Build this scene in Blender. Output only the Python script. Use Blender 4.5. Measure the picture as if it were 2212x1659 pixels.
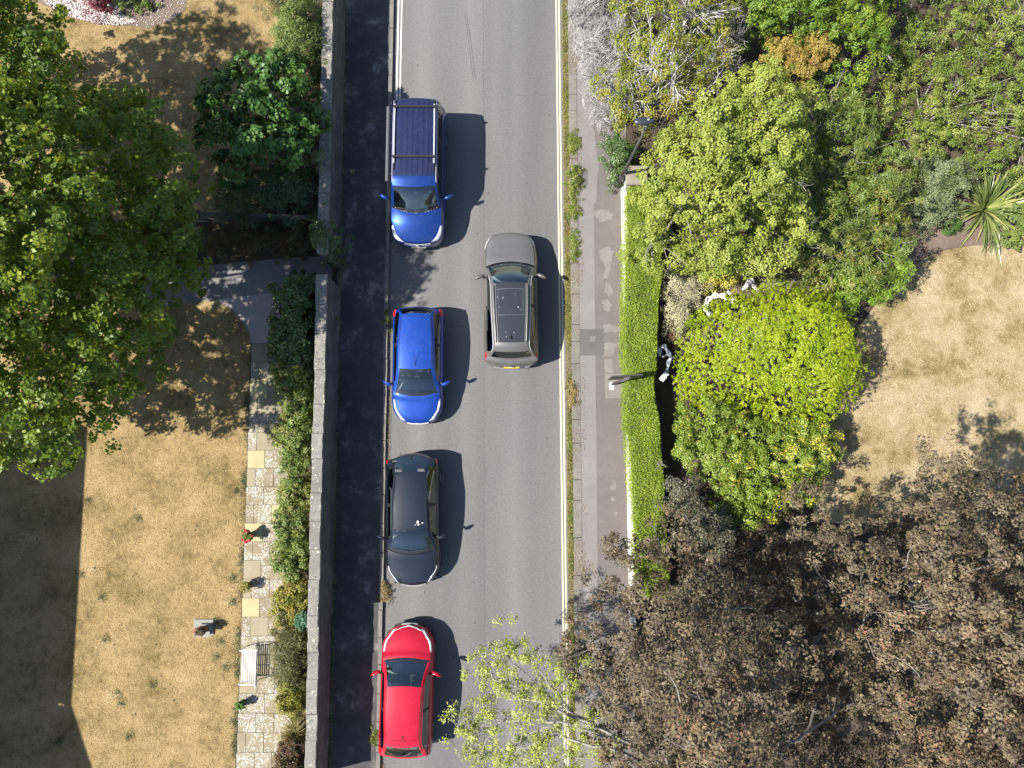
import bpy, bmesh, math, random
import numpy as np
from mathutils import Matrix, Vector
from mathutils.geometry import tessellate_polygon

for o in list(bpy.data.objects):
    bpy.data.objects.remove(o)
scene = bpy.context.scene
COL = scene.collection

# ------------------------------------------------------------------ camera, sky, sun
CAM_H = 24.3
TILT = math.radians(6.0)
cam_data = bpy.data.cameras.new('camera')
cam_data.sensor_width = 36.0
cam_data.lens = 36.0 * 1539.0 / 2212.0
cam_data.clip_end = 2000.0
cam = bpy.data.objects.new('camera', cam_data)
cam.location = (0, 0, CAM_H)
cam.rotation_euler = (TILT, 0, 0)
COL.objects.link(cam)
scene.camera = cam

SUN_EL = math.radians(50.0)
SUN_AZ = math.radians(14.0)          # light travels to +X, turned 14 degrees to +Y
to_sun = Vector((-math.cos(SUN_AZ) * math.cos(SUN_EL), -math.sin(SUN_AZ) * math.cos(SUN_EL), math.sin(SUN_EL)))
world = bpy.data.worlds.new('World')
scene.world = world
world.use_nodes = True
wn = world.node_tree
for n in list(wn.nodes):
    wn.nodes.remove(n)
sky = wn.nodes.new('ShaderNodeTexSky')
sky.sky_type = 'NISHITA'
sky.sun_disc = False
sky.sun_elevation = SUN_EL
sky.sun_rotation = math.atan2(to_sun.x, to_sun.y)
sky.altitude = 50
sky.dust_density = 0.6
bg = wn.nodes.new('ShaderNodeBackground')
bg.inputs['Strength'].default_value = 0.095
wo = wn.nodes.new('ShaderNodeOutputWorld')
wn.links.new(sky.outputs[0], bg.inputs[0])
wn.links.new(bg.outputs[0], wo.inputs[0])

sun_data = bpy.data.lights.new('sun', 'SUN')
sun_data.energy = 5.0
sun_data.angle = math.radians(0.53)
sun_data.color = (1.0, 0.955, 0.88)
sun = bpy.data.objects.new('sun', sun_data)
sun.rotation_euler = to_sun.to_track_quat('Z', 'Y').to_euler()
sun.location = (-30, -8, 40)
COL.objects.link(sun)
scene.view_settings.view_transform = 'Standard'
scene.view_settings.look = 'None'
scene.view_settings.gamma = 1.0
scene.view_settings.exposure = 1.25
scene.view_settings.use_curve_mapping = False
scene.render.resolution_x = 1024
scene.render.resolution_y = 768

# ------------------------------------------------------------------ helpers
def D(x, y, z=0.0):
    """survey point: where a sight line of the photograph (2212 px wide) meets height z"""
    dx = (x - 1106.0) / 1539.0
    dy = -(y - 829.5) / 1539.0
    wy = dy * math.cos(TILT) + math.sin(TILT)
    wz = dy * math.sin(TILT) - math.cos(TILT)
    t = (CAM_H - z) / (-wz)
    return Vector((dx * t, wy * t, z))

def DP(pts, z=0.0):
    return [D(x, y, z) for x, y in pts]

def tag(o, label=None, cat=None, group=None, kind=None):
    if label: o['label'] = label
    if cat: o['category'] = cat
    if group: o['group'] = group
    if kind: o['kind'] = kind
    return o

def thing(name, label, cat, loc=(0, 0, 0), rz=0.0, group=None):
    o = bpy.data.objects.new(name, None)
    o.empty_display_size = 0.2
    COL.objects.link(o)
    o.location = loc
    o.rotation_euler = (0, 0, rz)
    tag(o, label, cat, group)
    return o

def link(name, me, m=None, parent=None, local=False, kind=None):
    o = bpy.data.objects.new(name, me)
    COL.objects.link(o)
    if m is not None and len(me.materials) == 0:
        me.materials.append(m)
    if parent is not None:
        o.parent = parent
        if not local:                       # mesh is in world coordinates
            r = parent
            while r.parent is not None:
                r = r.parent
            if parent is r:
                o.matrix_parent_inverse = (Matrix.Translation(r.location) @ r.rotation_euler.to_matrix().to_4x4()).inverted()
    if kind: o['kind'] = kind
    return o

def mesh_py(name, v, f, smooth=False):
    me = bpy.data.meshes.new(name)
    me.from_pydata([tuple(p) for p in v], [], f)
    if smooth:
        me.polygons.foreach_set('use_smooth', [True] * len(me.polygons))
    me.update()
    return me

def mesh_np(name, verts, loops, sizes, tint=None, smooth=False):
    me = bpy.data.meshes.new(name)
    nv, nl, nf = len(verts), len(loops), len(sizes)
    me.vertices.add(nv); me.loops.add(nl); me.polygons.add(nf)
    me.vertices.foreach_set('co', np.ascontiguousarray(verts, dtype=np.float32).ravel())
    me.loops.foreach_set('vertex_index', np.ascontiguousarray(loops, dtype=np.int32))
    starts = np.concatenate([[0], np.cumsum(sizes)[:-1]]).astype(np.int32)
    me.polygons.foreach_set('loop_start', starts)
    if smooth:
        me.polygons.foreach_set('use_smooth', np.ones(nf, dtype=bool))
    me.update(calc_edges=True)
    if tint is not None:
        a = me.attributes.new('tint', 'FLOAT', 'POINT')
        a.data.foreach_set('value', np.ascontiguousarray(tint, dtype=np.float32))
    return me

class MB:
    """collects boxes, prisms and tubes into one mesh"""
    def __init__(s): s.v = []; s.f = []
    def add(s, v, f):
        b = len(s.v); s.v += [tuple(p) for p in v]; s.f += [tuple(i + b for i in q) for q in f]; return s
    def box(s, lo, hi, M=None, bev=0.0):
        x0, y0, z0 = lo; x1, y1, z1 = hi
        if bev > 0:
            b = min(bev, (x1 - x0) * .45, (y1 - y0) * .45, (z1 - z0) * .9)
            v = [(x0, y0, z0), (x1, y0, z0), (x1, y1, z0), (x0, y1, z0),
                 (x0, y0, z1 - b), (x1, y0, z1 - b), (x1, y1, z1 - b), (x0, y1, z1 - b),
                 (x0 + b, y0 + b, z1), (x1 - b, y0 + b, z1), (x1 - b, y1 - b, z1), (x0 + b, y1 - b, z1)]
            f = [(3, 2, 1, 0), (0, 1, 5, 4), (1, 2, 6, 5), (2, 3, 7, 6), (3, 0, 4, 7),
                 (4, 5, 9, 8), (5, 6, 10, 9), (6, 7, 11, 10), (7, 4, 8, 11), (8, 9, 10, 11)]
        else:
            v = [(x0, y0, z0), (x1, y0, z0), (x1, y1, z0), (x0, y1, z0), (x0, y0, z1), (x1, y0, z1), (x1, y1, z1), (x0, y1, z1)]
            f = [(3, 2, 1, 0), (4, 5, 6, 7), (0, 1, 5, 4), (1, 2, 6, 5), (2, 3, 7, 6), (3, 0, 4, 7)]
        if M is not None: v = [M @ Vector(p) for p in v]
        return s.add(v, f)
    def prism(s, poly, z0, z1, bev=0.0):
        """vertical prism over a polygon (world xy); z may be numbers"""
        n = len(poly)
        P = [(p[0], p[1]) for p in poly]
        area = sum(P[i][0] * P[(i + 1) % n][1] - P[(i + 1) % n][0] * P[i][1] for i in range(n))
        if area < 0: P = P[::-1]
        cx = sum(p[0] for p in P) / n; cy = sum(p[1] for p in P) / n
        v = [(x, y, z0) for x, y in P]
        rings = [(0, z1 - bev), (bev, z1)] if bev > 0 else [(0, z1)]
        for ins, z in rings:
            for x, y in P:
                d = math.hypot(x - cx, y - cy) or 1
                k = max(0, 1 - ins * 1.4 / d)
                v.append((cx + (x - cx) * k, cy + (y - cy) * k, z))
        f = []
        for r in range(len(rings)):
            for i in range(n):
                j = (i + 1) % n
                f.append((r * n + i, r * n + j, (r + 1) * n + j, (r + 1) * n + i))
        top = len(rings) * n
        if n <= 4: f.append(tuple(range(top, top + n)))
        else:
            for t in tessellate_polygon([[Vector((*v[top + i][:2], 0)) for i in range(n)]]):
                f.append(tuple(top + i for i in t))
        return s.add(v, f)
    def tube(s, pts, r, n=8, cap=True):
        pts = [Vector(p) for p in pts]
        if not isinstance(r, (list, tuple)): r = [r] * len(pts)
        b = len(s.v); V = []; F = []
        for i, p in enumerate(pts):
            t = (pts[min(i + 1, len(pts) - 1)] - pts[max(i - 1, 0)]).normalized()
            a = t.orthogonal().normalized() if i == 0 else (a - t * a.dot(t)).normalized()
            c = t.cross(a)
            for k in range(n):
                q = 2 * math.pi * k / n
                V.append(p + (a * math.cos(q) + c * math.sin(q)) * r[i])
        for i in range(len(pts) - 1):
            for k in range(n):
                F.append((i * n + k, i * n + (k + 1) % n, (i + 1) * n + (k + 1) % n, (i + 1) * n + k))
        if cap:
            F.append(tuple(range(n))[::-1]); F.append(tuple(range((len(pts) - 1) * n, len(pts) * n)))
        return s.add(V, F)
    def lathe(s, prof, c=(0, 0, 0), n=20, sx=1.0, sy=1.0):
        V = []; F = []
        for r, z in prof:
            for k in range(n):
                q = 2 * math.pi * k / n
                V.append((c[0] + r * math.cos(q) * sx, c[1] + r * math.sin(q) * sy, c[2] + z))
        for i in range(len(prof) - 1):
            for k in range(n):
                F.append((i * n + k, i * n + (k + 1) % n, (i + 1) * n + (k + 1) % n, (i + 1) * n + k))
        return s.add(V, F)
    def build(s, name, m, parent=None, local=False, smooth=False, kind=None):
        me = mesh_py(name, s.v, s.f, smooth)
        bm = bmesh.new(); bm.from_mesh(me); bmesh.ops.recalc_face_normals(bm, faces=bm.faces); bm.to_mesh(me); bm.free()
        return link(name, me, m, parent, local, kind)

def sheet(name, poly, z, m, parent=None, kind='structure', dens=0):
    """flat ground sheet from world points"""
    P = [Vector((p[0], p[1], 0)) for p in poly]
    f = [tuple(t) for t in tessellate_polygon([P])]
    me = mesh_py(name, [(p.x, p.y, z) for p in P], f)
    bm = bmesh.new(); bm.from_mesh(me)
    for fc in bm.faces:
        fc.normal_update()
        if fc.normal.z < 0: fc.normal_flip()
    bm.to_mesh(me); bm.free()
    return link(name, me, m, parent, kind=kind)

def wobble(pts, amp, n=4, seed=0):
    """subdivide a closed outline and make it uneven"""
    r = random.Random(seed); out = []
    for i, p in enumerate(pts):
        q = pts[(i + 1) % len(pts)]
        for k in range(n):
            t = k / n
            out.append((p[0] + (q[0] - p[0]) * t + r.uniform(-amp, amp), p[1] + (q[1] - p[1]) * t + r.uniform(-amp, amp)))
    return out

# ------------------------------------------------------------------ materials
CK = .82
def dk(c): return tuple(q * CK for q in c)
def new_mat(name):
    m = bpy.data.materials.new(name); m.use_nodes = True
    nt = m.node_tree
    return m, nt, nt.nodes['Principled BSDF']

def ramp(nt, cols):
    r = nt.nodes.new('ShaderNodeValToRGB')
    e = r.color_ramp.elements
    while len(e) > 1: e.remove(e[-1])
    for i, (p, c) in enumerate(cols):
        el = e[0] if i == 0 else e.new(p)
        el.position = p; el.color = (*c, 1)
    return r

def noise(nt, scale, detail=6, rough=.6, vec=None, dist=0):
    n = nt.nodes.new('ShaderNodeTexNoise')
    n.inputs['Scale'].default_value = scale; n.inputs['Detail'].default_value = detail
    n.inputs['Roughness'].default_value = rough; n.inputs['Distortion'].default_value = dist
    if vec is not None: nt.links.new(vec, n.inputs['Vector'])
    return n

def coords(nt, scale=(1, 1, 1)):
    tc = nt.nodes.new('ShaderNodeTexCoord'); mp = nt.nodes.new('ShaderNodeMapping')
    mp.inputs['Scale'].default_value = scale
    nt.links.new(tc.outputs['Object'], mp.inputs['Vector'])
    return mp.outputs['Vector']

def mixc(nt, fac, a, b, mode='MIX'):
    n = nt.nodes.new('ShaderNodeMix'); n.data_type = 'RGBA'; n.blend_type = mode
    if isinstance(fac, (int, float)): n.inputs[0].default_value = fac
    else: nt.links.new(fac, n.inputs[0])
    for s, v in ((6, a), (7, b)):
        if isinstance(v, tuple): n.inputs[s].default_value = (*v, 1)
        else: nt.links.new(v, n.inputs[s])
    return n.outputs[2]

def stepr(nt, src, lo, hi):
    n = nt.nodes.new('ShaderNodeMapRange'); n.inputs['From Min'].default_value = lo; n.inputs['From Max'].default_value = hi
    nt.links.new(src, n.inputs['Value']); return n.outputs[0]

def bump(nt, bsdf, src, strength=.4, dist=.02):
    b = nt.nodes.new('ShaderNodeBump'); b.inputs['Strength'].default_value = strength; b.inputs['Distance'].default_value = dist
    nt.links.new(src, b.inputs['Height']); nt.links.new(b.outputs[0], bsdf.inputs['Normal'])

def plain(name, col, rough=.6, metal=0.0, var=.12, scale=14, spec=.4, coat=0.0, bumps=0.0):
    m, nt, b = new_mat(name)
    v = coords(nt); n = noise(nt, scale, 5, .65, v)
    col = dk(col)
    lo = tuple(c * (1 - var) for c in col); hi = tuple(min(1, c * (1 + var)) for c in col)
    r = ramp(nt, [(.3, lo), (.7, hi)])
    nt.links.new(n.outputs['Fac'], r.inputs[0]); nt.links.new(r.outputs[0], b.inputs['Base Color'])
    b.inputs['Roughness'].default_value = rough; b.inputs['Metallic'].default_value = metal
    b.inputs['Specular IOR Level'].default_value = spec; b.inputs['Coat Weight'].default_value = coat
    b.inputs['Coat Roughness'].default_value = .04
    if bumps: bump(nt, b, n.outputs['Fac'], bumps, .01)
    return m

def ground_mat(name, cols, big, mid, fine, rough=.95, bstr=.5, bdist=.03, stretch=(1, 1, 1), finevar=.5, spots=None, spec=.2):
    """colour from broad patches and mid noise, fine grain on top"""
    m, nt, b = new_mat(name)
    v = coords(nt, stretch)
    n1 = noise(nt, big, 4, .55, v); n2 = noise(nt, mid, 6, .7, v); n3 = noise(nt, fine, 3, .75, v)
    mx = nt.nodes.new('ShaderNodeMath'); mx.operation = 'MULTIPLY_ADD'; mx.inputs[1].default_value = .55
    nt.links.new(n1.outputs['Fac'], mx.inputs[0])
    m2 = nt.nodes.new('ShaderNodeMath'); m2.operation = 'MULTIPLY'; m2.inputs[1].default_value = .45
    nt.links.new(n2.outputs['Fac'], m2.inputs[0]); nt.links.new(m2.outputs[0], mx.inputs[2])
    r = ramp(nt, [(q, dk(c)) for q, c in cols]); nt.links.new(mx.outputs[0], r.inputs[0])
    g = ramp(nt, [(.25, (1 - finevar,) * 3), (.75, (1 + finevar * .6,) * 3)])
    nt.links.new(n3.outputs['Fac'], g.inputs[0])
    c = mixc(nt, 1.0, r.outputs[0], g.outputs[0], 'MULTIPLY')
    if spots:
        for sc, th, colr, dens in spots:
            vo = nt.nodes.new('ShaderNodeTexVoronoi'); vo.inputs['Scale'].default_value = sc
            nt.links.new(v, vo.inputs['Vector'])
            s = stepr(nt, vo.outputs['Distance'], th, th * .75)
            nn = noise(nt, dens[0], 3, .5, v); s2 = stepr(nt, nn.outputs['Fac'], dens[1], dens[1] + .06)
            mm = nt.nodes.new('ShaderNodeMath'); mm.operation = 'MULTIPLY'
            nt.links.new(s, mm.inputs[0]); nt.links.new(s2, mm.inputs[1])
            c = mixc(nt, mm.outputs[0], c, dk(colr))
    nt.links.new(c, b.inputs['Base Color'])
    b.inputs['Roughness'].default_value = rough; b.inputs['Specular IOR Level'].default_value = spec
    ad = nt.nodes.new('ShaderNodeMath'); ad.operation = 'ADD'
    nt.links.new(n2.outputs['Fac'], ad.inputs[0]); nt.links.new(n3.outputs['Fac'], ad.inputs[1])
    bump(nt, b, ad.outputs[0], bstr, bdist)
    return m

def leaf_mat(name, cols, trans=.3, rough=.45, spec=.35, tcol=None):
    """leaf colour from the per-leaf tint; part of the light passes through the blade"""
    m, nt, b = new_mat(name)
    a = nt.nodes.new('ShaderNodeAttribute'); a.attribute_name = 'tint'
    r = ramp(nt, [(i / max(1, len(cols) - 1), c) for i, c in enumerate(cols)])
    nt.links.new(a.outputs['Fac'], r.inputs[0])
    nt.links.new(r.outputs[0], b.inputs['Base Color'])
    b.inputs['Roughness'].default_value = rough; b.inputs['Specular IOR Level'].default_value = spec
    t = nt.nodes.new('ShaderNodeBsdfTranslucent')
    tc = mixc(nt, 1.0, r.outputs[0], tcol or (1.25, 1.2, .55), 'MULTIPLY')
    nt.links.new(tc, t.inputs['Color'])
    mx = nt.nodes.new('ShaderNodeMixShader'); mx.inputs[0].default_value = trans
    nt.links.new(b.outputs[0], mx.inputs[1]); nt.links.new(t.outputs[0], mx.inputs[2])
    nt.links.new(mx.outputs[0], nt.nodes['Material Output'].inputs[0])
    return m

M = {}
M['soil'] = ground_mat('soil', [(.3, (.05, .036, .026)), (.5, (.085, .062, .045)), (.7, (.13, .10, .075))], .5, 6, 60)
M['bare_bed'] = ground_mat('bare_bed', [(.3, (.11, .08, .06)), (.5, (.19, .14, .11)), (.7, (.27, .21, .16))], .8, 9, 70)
M['lawn'] = ground_mat('lawn', [(.34, (.13, .096, .038)), (.42, (.235, .168, .068)), (.50, (.34, .243, .108)), (.58, (.41, .295, .142)), (.68, (.47, .36, .19))],
                       .8, 4.5, 24, bstr=.9, bdist=.05, finevar=.55, spots=[(3.2, .16, (.075, .075, .03), (1.1, .57))])
M['lawn_right'] = ground_mat('lawn_right', [(.34, (.16, .125, .05)), (.42, (.27, .205, .095)), (.50, (.38, .295, .165)), (.58, (.45, .36, .22)), (.68, (.50, .42, .28))],
                             .8, 3.6, 24, bstr=.9, bdist=.05, finevar=.5)
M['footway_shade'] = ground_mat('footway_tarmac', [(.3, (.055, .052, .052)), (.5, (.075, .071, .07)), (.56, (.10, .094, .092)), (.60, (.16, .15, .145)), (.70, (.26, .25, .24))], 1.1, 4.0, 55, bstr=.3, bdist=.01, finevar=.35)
M['footway'] = ground_mat('footway_right', [(.3, (.125, .111, .105)), (.55, (.150, .134, .126)), (.75, (.18, .162, .152))], .5, 4, 70, bstr=.3, bdist=.01, finevar=.3)
M['footway_light'] = ground_mat('footway_light', [(.3, (.175, .16, .15)), (.55, (.21, .193, .182)), (.75, (.245, .227, .213))], .6, 5, 70, bstr=.3, bdist=.01, finevar=.35)
M['worn'] = ground_mat('worn_patch', [(.3, (.165, .15, .138)), (.6, (.225, .206, .19))], 3.5, 8, 80, bstr=.3, bdist=.01, finevar=.3)
M['concrete'] = ground_mat('concrete', [(.3, (.17, .165, .165)), (.55, (.23, .22, .22)), (.75, (.29, .28, .27))], .7, 7, 60, bstr=.4, bdist=.01, finevar=.35)
M['concrete_pale'] = ground_mat('concrete_pale', [(.3, (.36, .30, .29)), (.7, (.46, .39, .375))], .8, 6, 60, bstr=.3, bdist=.01, finevar=.25)
M['kerb'] = ground_mat('kerb_stone', [(.3, (.14, .128, .112)), (.55, (.20, .184, .162)), (.75, (.27, .25, .225))], 1.2, 8, 60, bstr=.5, bdist=.01, finevar=.4)
M['coping'] = ground_mat('coping', [(.3, (.14, .132, .116)), (.5, (.225, .212, .186)), (.7, (.33, .312, .275))], 1.1, 9, 40, bstr=.6, bdist=.015, finevar=.5,
                         spots=[(5.5, .22, (.42, .39, .31), (2.0, .47)), (13, .3, (.36, .33, .26), (3.0, .5)), (9, .25, (.07, .068, .062), (2.2, .52))])
M['wall_stone'] = ground_mat('wall_stone', [(.3, (.10, .092, .082)), (.5, (.16, .148, .13)), (.7, (.26, .245, .22))], 1.5, 10, 50, bstr=.8, bdist=.02, finevar=.5)
M['slab'] = ground_mat('slab', [(.3, (.20, .165, .105)), (.55, (.26, .22, .148)), (.75, (.31, .27, .19))], .7, 6, 60, bstr=.3, bdist=.01, finevar=.3,
                       spots=[(15, .36, (.52, .51, .48), (1.2, .44)), (27, .42, (.50, .49, .46), (1.6, .46))])
M['slab_plain'] = ground_mat('slab_plain', [(.3, (.23, .195, .13)), (.55, (.30, .262, .18)), (.75, (.36, .32, .23))], 1.2, 6, 60, bstr=.3, bdist=.01, finevar=.25)
M['slab_yellow'] = ground_mat('slab_yellow', [(.3, (.34, .295, .165)), (.55, (.42, .37, .21)), (.75, (.29, .245, .145))], 2.5, 7, 60, bstr=.3, bdist=.01, finevar=.15)
M['mortar'] = plain('joint_sand', (.075, .06, .04), .95)
M['white_paint'] = plain('white_wall_paint', (.66, .64, .58), .8, var=.12, bumps=.3)
M['old_concrete'] = ground_mat('old_concrete', [(.3, (.20, .175, .135)), (.6, (.29, .26, .205)), (.75, (.36, .33, .27))], 1.5, 9, 50, bstr=.5, bdist=.01, finevar=.35)
M['bench_white'] = plain('bench_white', (.70, .70, .68), .45, var=.04)
M['black_iron'] = plain('black_iron', (.018, .018, .02), .5, .5)
M['lamp_grey'] = plain('lamp_post_grey', (.075, .07, .065), .55, .2, var=.25, scale=9)
M['lamp_head'] = plain('lamp_head', (.032, .036, .046), .35, 0, spec=.5)
M['fence_wood'] = plain('weathered_fence', (.115, .105, .095), .9, var=.3, scale=20)
M['terracotta'] = plain('terracotta', (.20, .095, .05), .85, var=.25)
M['pot_dark'] = plain('dark_pot', (.04, .038, .036), .6)
M['pot_stone'] = plain('stone_pot', (.25, .235, .21), .85, var=.25)
M['plastic_white'] = plain('white_sheeting', (.66, .64, .66), .35, var=.1)
M['plastic_grey'] = plain('grey_sheeting', (.12, .135, .15), .2, var=.3, spec=.8)
M['bark_grey'] = plain('grey_bark', (.22, .20, .175), .9, var=.3, scale=25, bumps=.5)
M['bark_pale'] = plain('pale_bark', (.27, .25, .22), .85, var=.25, scale=25, bumps=.4)
M['bark_brown'] = plain('brown_bark', (.09, .07, .05), .9, var=.3, scale=25, bumps=.5)
M['twig_white'] = plain('bleached_twig', (.50, .475, .455), .85, var=.2, scale=6)
M['twig_red'] = plain('red_twig', (.19, .11, .075), .8, var=.2)
M['metal_plate'] = plain('cover_plate', (.17, .16, .15), .6, .3)
M['sign_white'] = plain('sign_white', (.72, .72, .72), .5, var=.03)
M['stone_dark'] = plain('tile_roof', (.10, .06, .045), .9, var=.3)
M['brick'] = plain('brick_render', (.33, .27, .21), .9, var=.2)
M['glass_dark'] = plain('house_glass', (.03, .035, .04), .1, spec=.6)

def road_material():
    m, nt, b = new_mat('road_asphalt')
    v = coords(nt); vs = coords(nt, (1.0, .02, 1)); vm = coords(nt, (1, .25, 1))
    band = noise(nt, .75, 2, .4, vs); mid = noise(nt, .9, 5, .6, vm); fine = noise(nt, 42, 3, .8, v); agg = nt.nodes.new('ShaderNodeTexVoronoi')
    agg.inputs['Scale'].default_value = 26; nt.links.new(v, agg.inputs['Vector'])
    r = ramp(nt, [(.32, (.092, .090, .090)), (.44, (.109, .107, .107)), (.54, (.124, .121, .120)), (.66, (.146, .142, .140))])
    mx = nt.nodes.new('ShaderNodeMath'); mx.operation = 'MULTIPLY_ADD'; mx.inputs[1].default_value = .75
    m2 = nt.nodes.new('ShaderNodeMath'); m2.operation = 'MULTIPLY'; m2.inputs[1].default_value = .25
    nt.links.new(band.outputs['Fac'], mx.inputs[0]); nt.links.new(mid.outputs['Fac'], m2.inputs[0]); nt.links.new(m2.outputs[0], mx.inputs[2])
    nt.links.new(mx.outputs[0], r.inputs[0])
    g = ramp(nt, [(.3, (.66, .66, .66)), (.7, (1.25, 1.25, 1.25))]); nt.links.new(fine.outputs['Fac'], g.inputs[0])
    c = mixc(nt, 1.0, r.outputs[0], g.outputs[0], 'MULTIPLY')
    sp_ = noise(nt, 13, 2, .5, v); g2 = ramp(nt, [(.35, (.92, .92, .92)), (.65, (1.07, 1.07, 1.07))]); nt.links.new(sp_.outputs['Fac'], g2.inputs[0])
    c = mixc(nt, 1.0, c, g2.outputs[0], 'MULTIPLY')
    # wheel tracks polished paler, darker strips between them
    sx = nt.nodes.new('ShaderNodeSeparateXYZ'); nt.links.new(v, sx.inputs[0])
    wv = noise(nt, .25, 2, .5, v); wa_ = nt.nodes.new('ShaderNodeMath'); wa_.operation = 'MULTIPLY_ADD'; wa_.inputs[1].default_value = .5
    nt.links.new(wv.outputs['Fac'], wa_.inputs[0]); nt.links.new(sx.outputs['X'], wa_.inputs[2])
    tr = ramp(nt, [(0, (1.0,) * 3), (.30, (.97,) * 3), (.40, (1.05,) * 3), (.47, (.99,) * 3), (.54, (.93,) * 3), (.62, (1.0,) * 3), (.70, (1.09,) * 3), (.78, (1.0,) * 3), (.86, (.94,) * 3), (.93, (1.03,) * 3), (1, (.95,) * 3)])
    nt.links.new(stepr(nt, wa_.outputs[0], -4.2, 2.3), tr.inputs[0])
    c = mixc(nt, 1.0, c, tr.outputs[0], 'MULTIPLY')
    # dropped oil, chewing gum and small repairs
    vo = nt.nodes.new('ShaderNodeTexVoronoi'); vo.inputs['Scale'].default_value = 1.6; nt.links.new(v, vo.inputs['Vector'])
    s = stepr(nt, vo.outputs['Distance'], .055, .03)
    c = mixc(nt, s, c, (.045, .044, .045))
    vo2 = nt.nodes.new('ShaderNodeTexVoronoi'); vo2.inputs['Scale'].default_value = 7.0; nt.links.new(v, vo2.inputs['Vector'])
    s2 = stepr(nt, vo2.outputs['Distance'], .07, .04)
    c = mixc(nt, s2, c, (.165, .163, .16))
    nt.links.new(c, b.inputs['Base Color'])
    b.inputs['Roughness'].default_value = .9; b.inputs['Specular IOR Level'].default_value = .25
    bump(nt, b, fine.outputs['Fac'], .5, .008)
    return m
M['road'] = road_material()

def line_material():
    m, nt, b = new_mat('cream_road_paint')
    v = coords(nt); n = noise(nt, 16, 6, .75, v)
    r = ramp(nt, [(.30, (.20, .19, .145)), (.40, (.43, .39, .26)), (.7, (.50, .455, .315))])
    nt.links.new(n.outputs['Fac'], r.inputs[0]); nt.links.new(r.outputs[0], b.inputs['Base Color']); b.inputs['Roughness'].default_value = .8
    return m
M['line'] = line_material()
def line_white():
    m, nt, b = new_mat('faded_road_paint')
    v = coords(nt); n = noise(nt, 16, 6, .75, v)
    r = ramp(nt, [(.33, (.20, .19, .18)), (.42, (.45, .44, .41)), (.7, (.52, .51, .47))])
    nt.links.new(n.outputs['Fac'], r.inputs[0]); nt.links.new(r.outputs[0], b.inputs['Base Color']); b.inputs['Roughness'].default_value = .8
    return m
M['line_faded'] = line_white()

def skid_material():
    m, nt, b = new_mat('tyre_rubber_mark')
    n = noise(nt, 30, 4, .7, coords(nt))
    b.inputs['Base Color'].default_value = (.04, .04, .042, 1); b.inputs['Roughness'].default_value = .9
    t = nt.nodes.new('ShaderNodeBsdfTransparent'); mx = nt.nodes.new('ShaderNodeMixShader')
    nt.links.new(stepr(nt, n.outputs['Fac'], .42, .75), mx.inputs[0])
    nt.links.new(t.outputs[0], mx.inputs[1]); nt.links.new(b.outputs[0], mx.inputs[2])
    nt.links.new(mx.outputs[0], nt.nodes['Material Output'].inputs[0])
    return m
M['skid'] = skid_material()
# ------------------------------------------------------------------ the setting
def wline(p, q, z=0.0):
    a = D(*p, z); b = D(*q, z)
    k = (b.x - a.x) / (b.y - a.y)
    return lambda Y: a.x + k * (Y - a.y)

YT, YB = 60.0, -45.0
XL = wline((852, 0), (821.5, 1659))                 # left road edge
XR = wline((1226, 0), (1244, 1659))                 # right kerb, road side
XF = wline((1277, 0), (1295, 1659))                 # joint between the two tarmac strips
XW = wline((1341, 0), (1366, 1659))                 # back of the right footway

sheet('ground', [(-300, -300), (300, -300), (300, 300), (-300, 300)], -0.06, M['soil'])
sheet('road', [(XL(YB), YB), (XR(YB), YB), (XR(YT), YT), (XL(YT), YT)], 0.0, M['road'])

# left wall: three runs, traced along the top edges
WALLS = [  # (left/right top edge far, left/right top edge near, height)
    dict(far=((697.5, -60), (721, -60)), near=((685, 547), (708.5, 547)), h=2.0,
         label='weathered stone wall above the gateway, lichen on its flat coping'),
    dict(far=((683, 592), (707.5, 592)), near=((663, 1357), (687.3, 1357)), h=2.05,
         label='long stone wall below the gateway with pale lichen spots on its coping'),
    dict(far=((665, 1353), (689.5, 1353)), near=((656, 1720), (680.5, 1720)), h=1.78,
         label='lower stepped end of the stone wall beside the red car')]
WALL_FOOT = []
def chip(q, r):
    """coping outline with worn, uneven long edges"""
    (a, b, c, d) = q; out = [a, b]
    for t in (.25, .5, .75): out.append((b[0] + (c[0] - b[0]) * t + r.uniform(-.018, .008), b[1] + (c[1] - b[1]) * t))
    out += [c, d]
    for t in (.25, .5, .75): out.append((d[0] + (a[0] - d[0]) * t + r.uniform(-.008, .018), d[1] + (a[1] - d[1]) * t))
    return out
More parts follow.
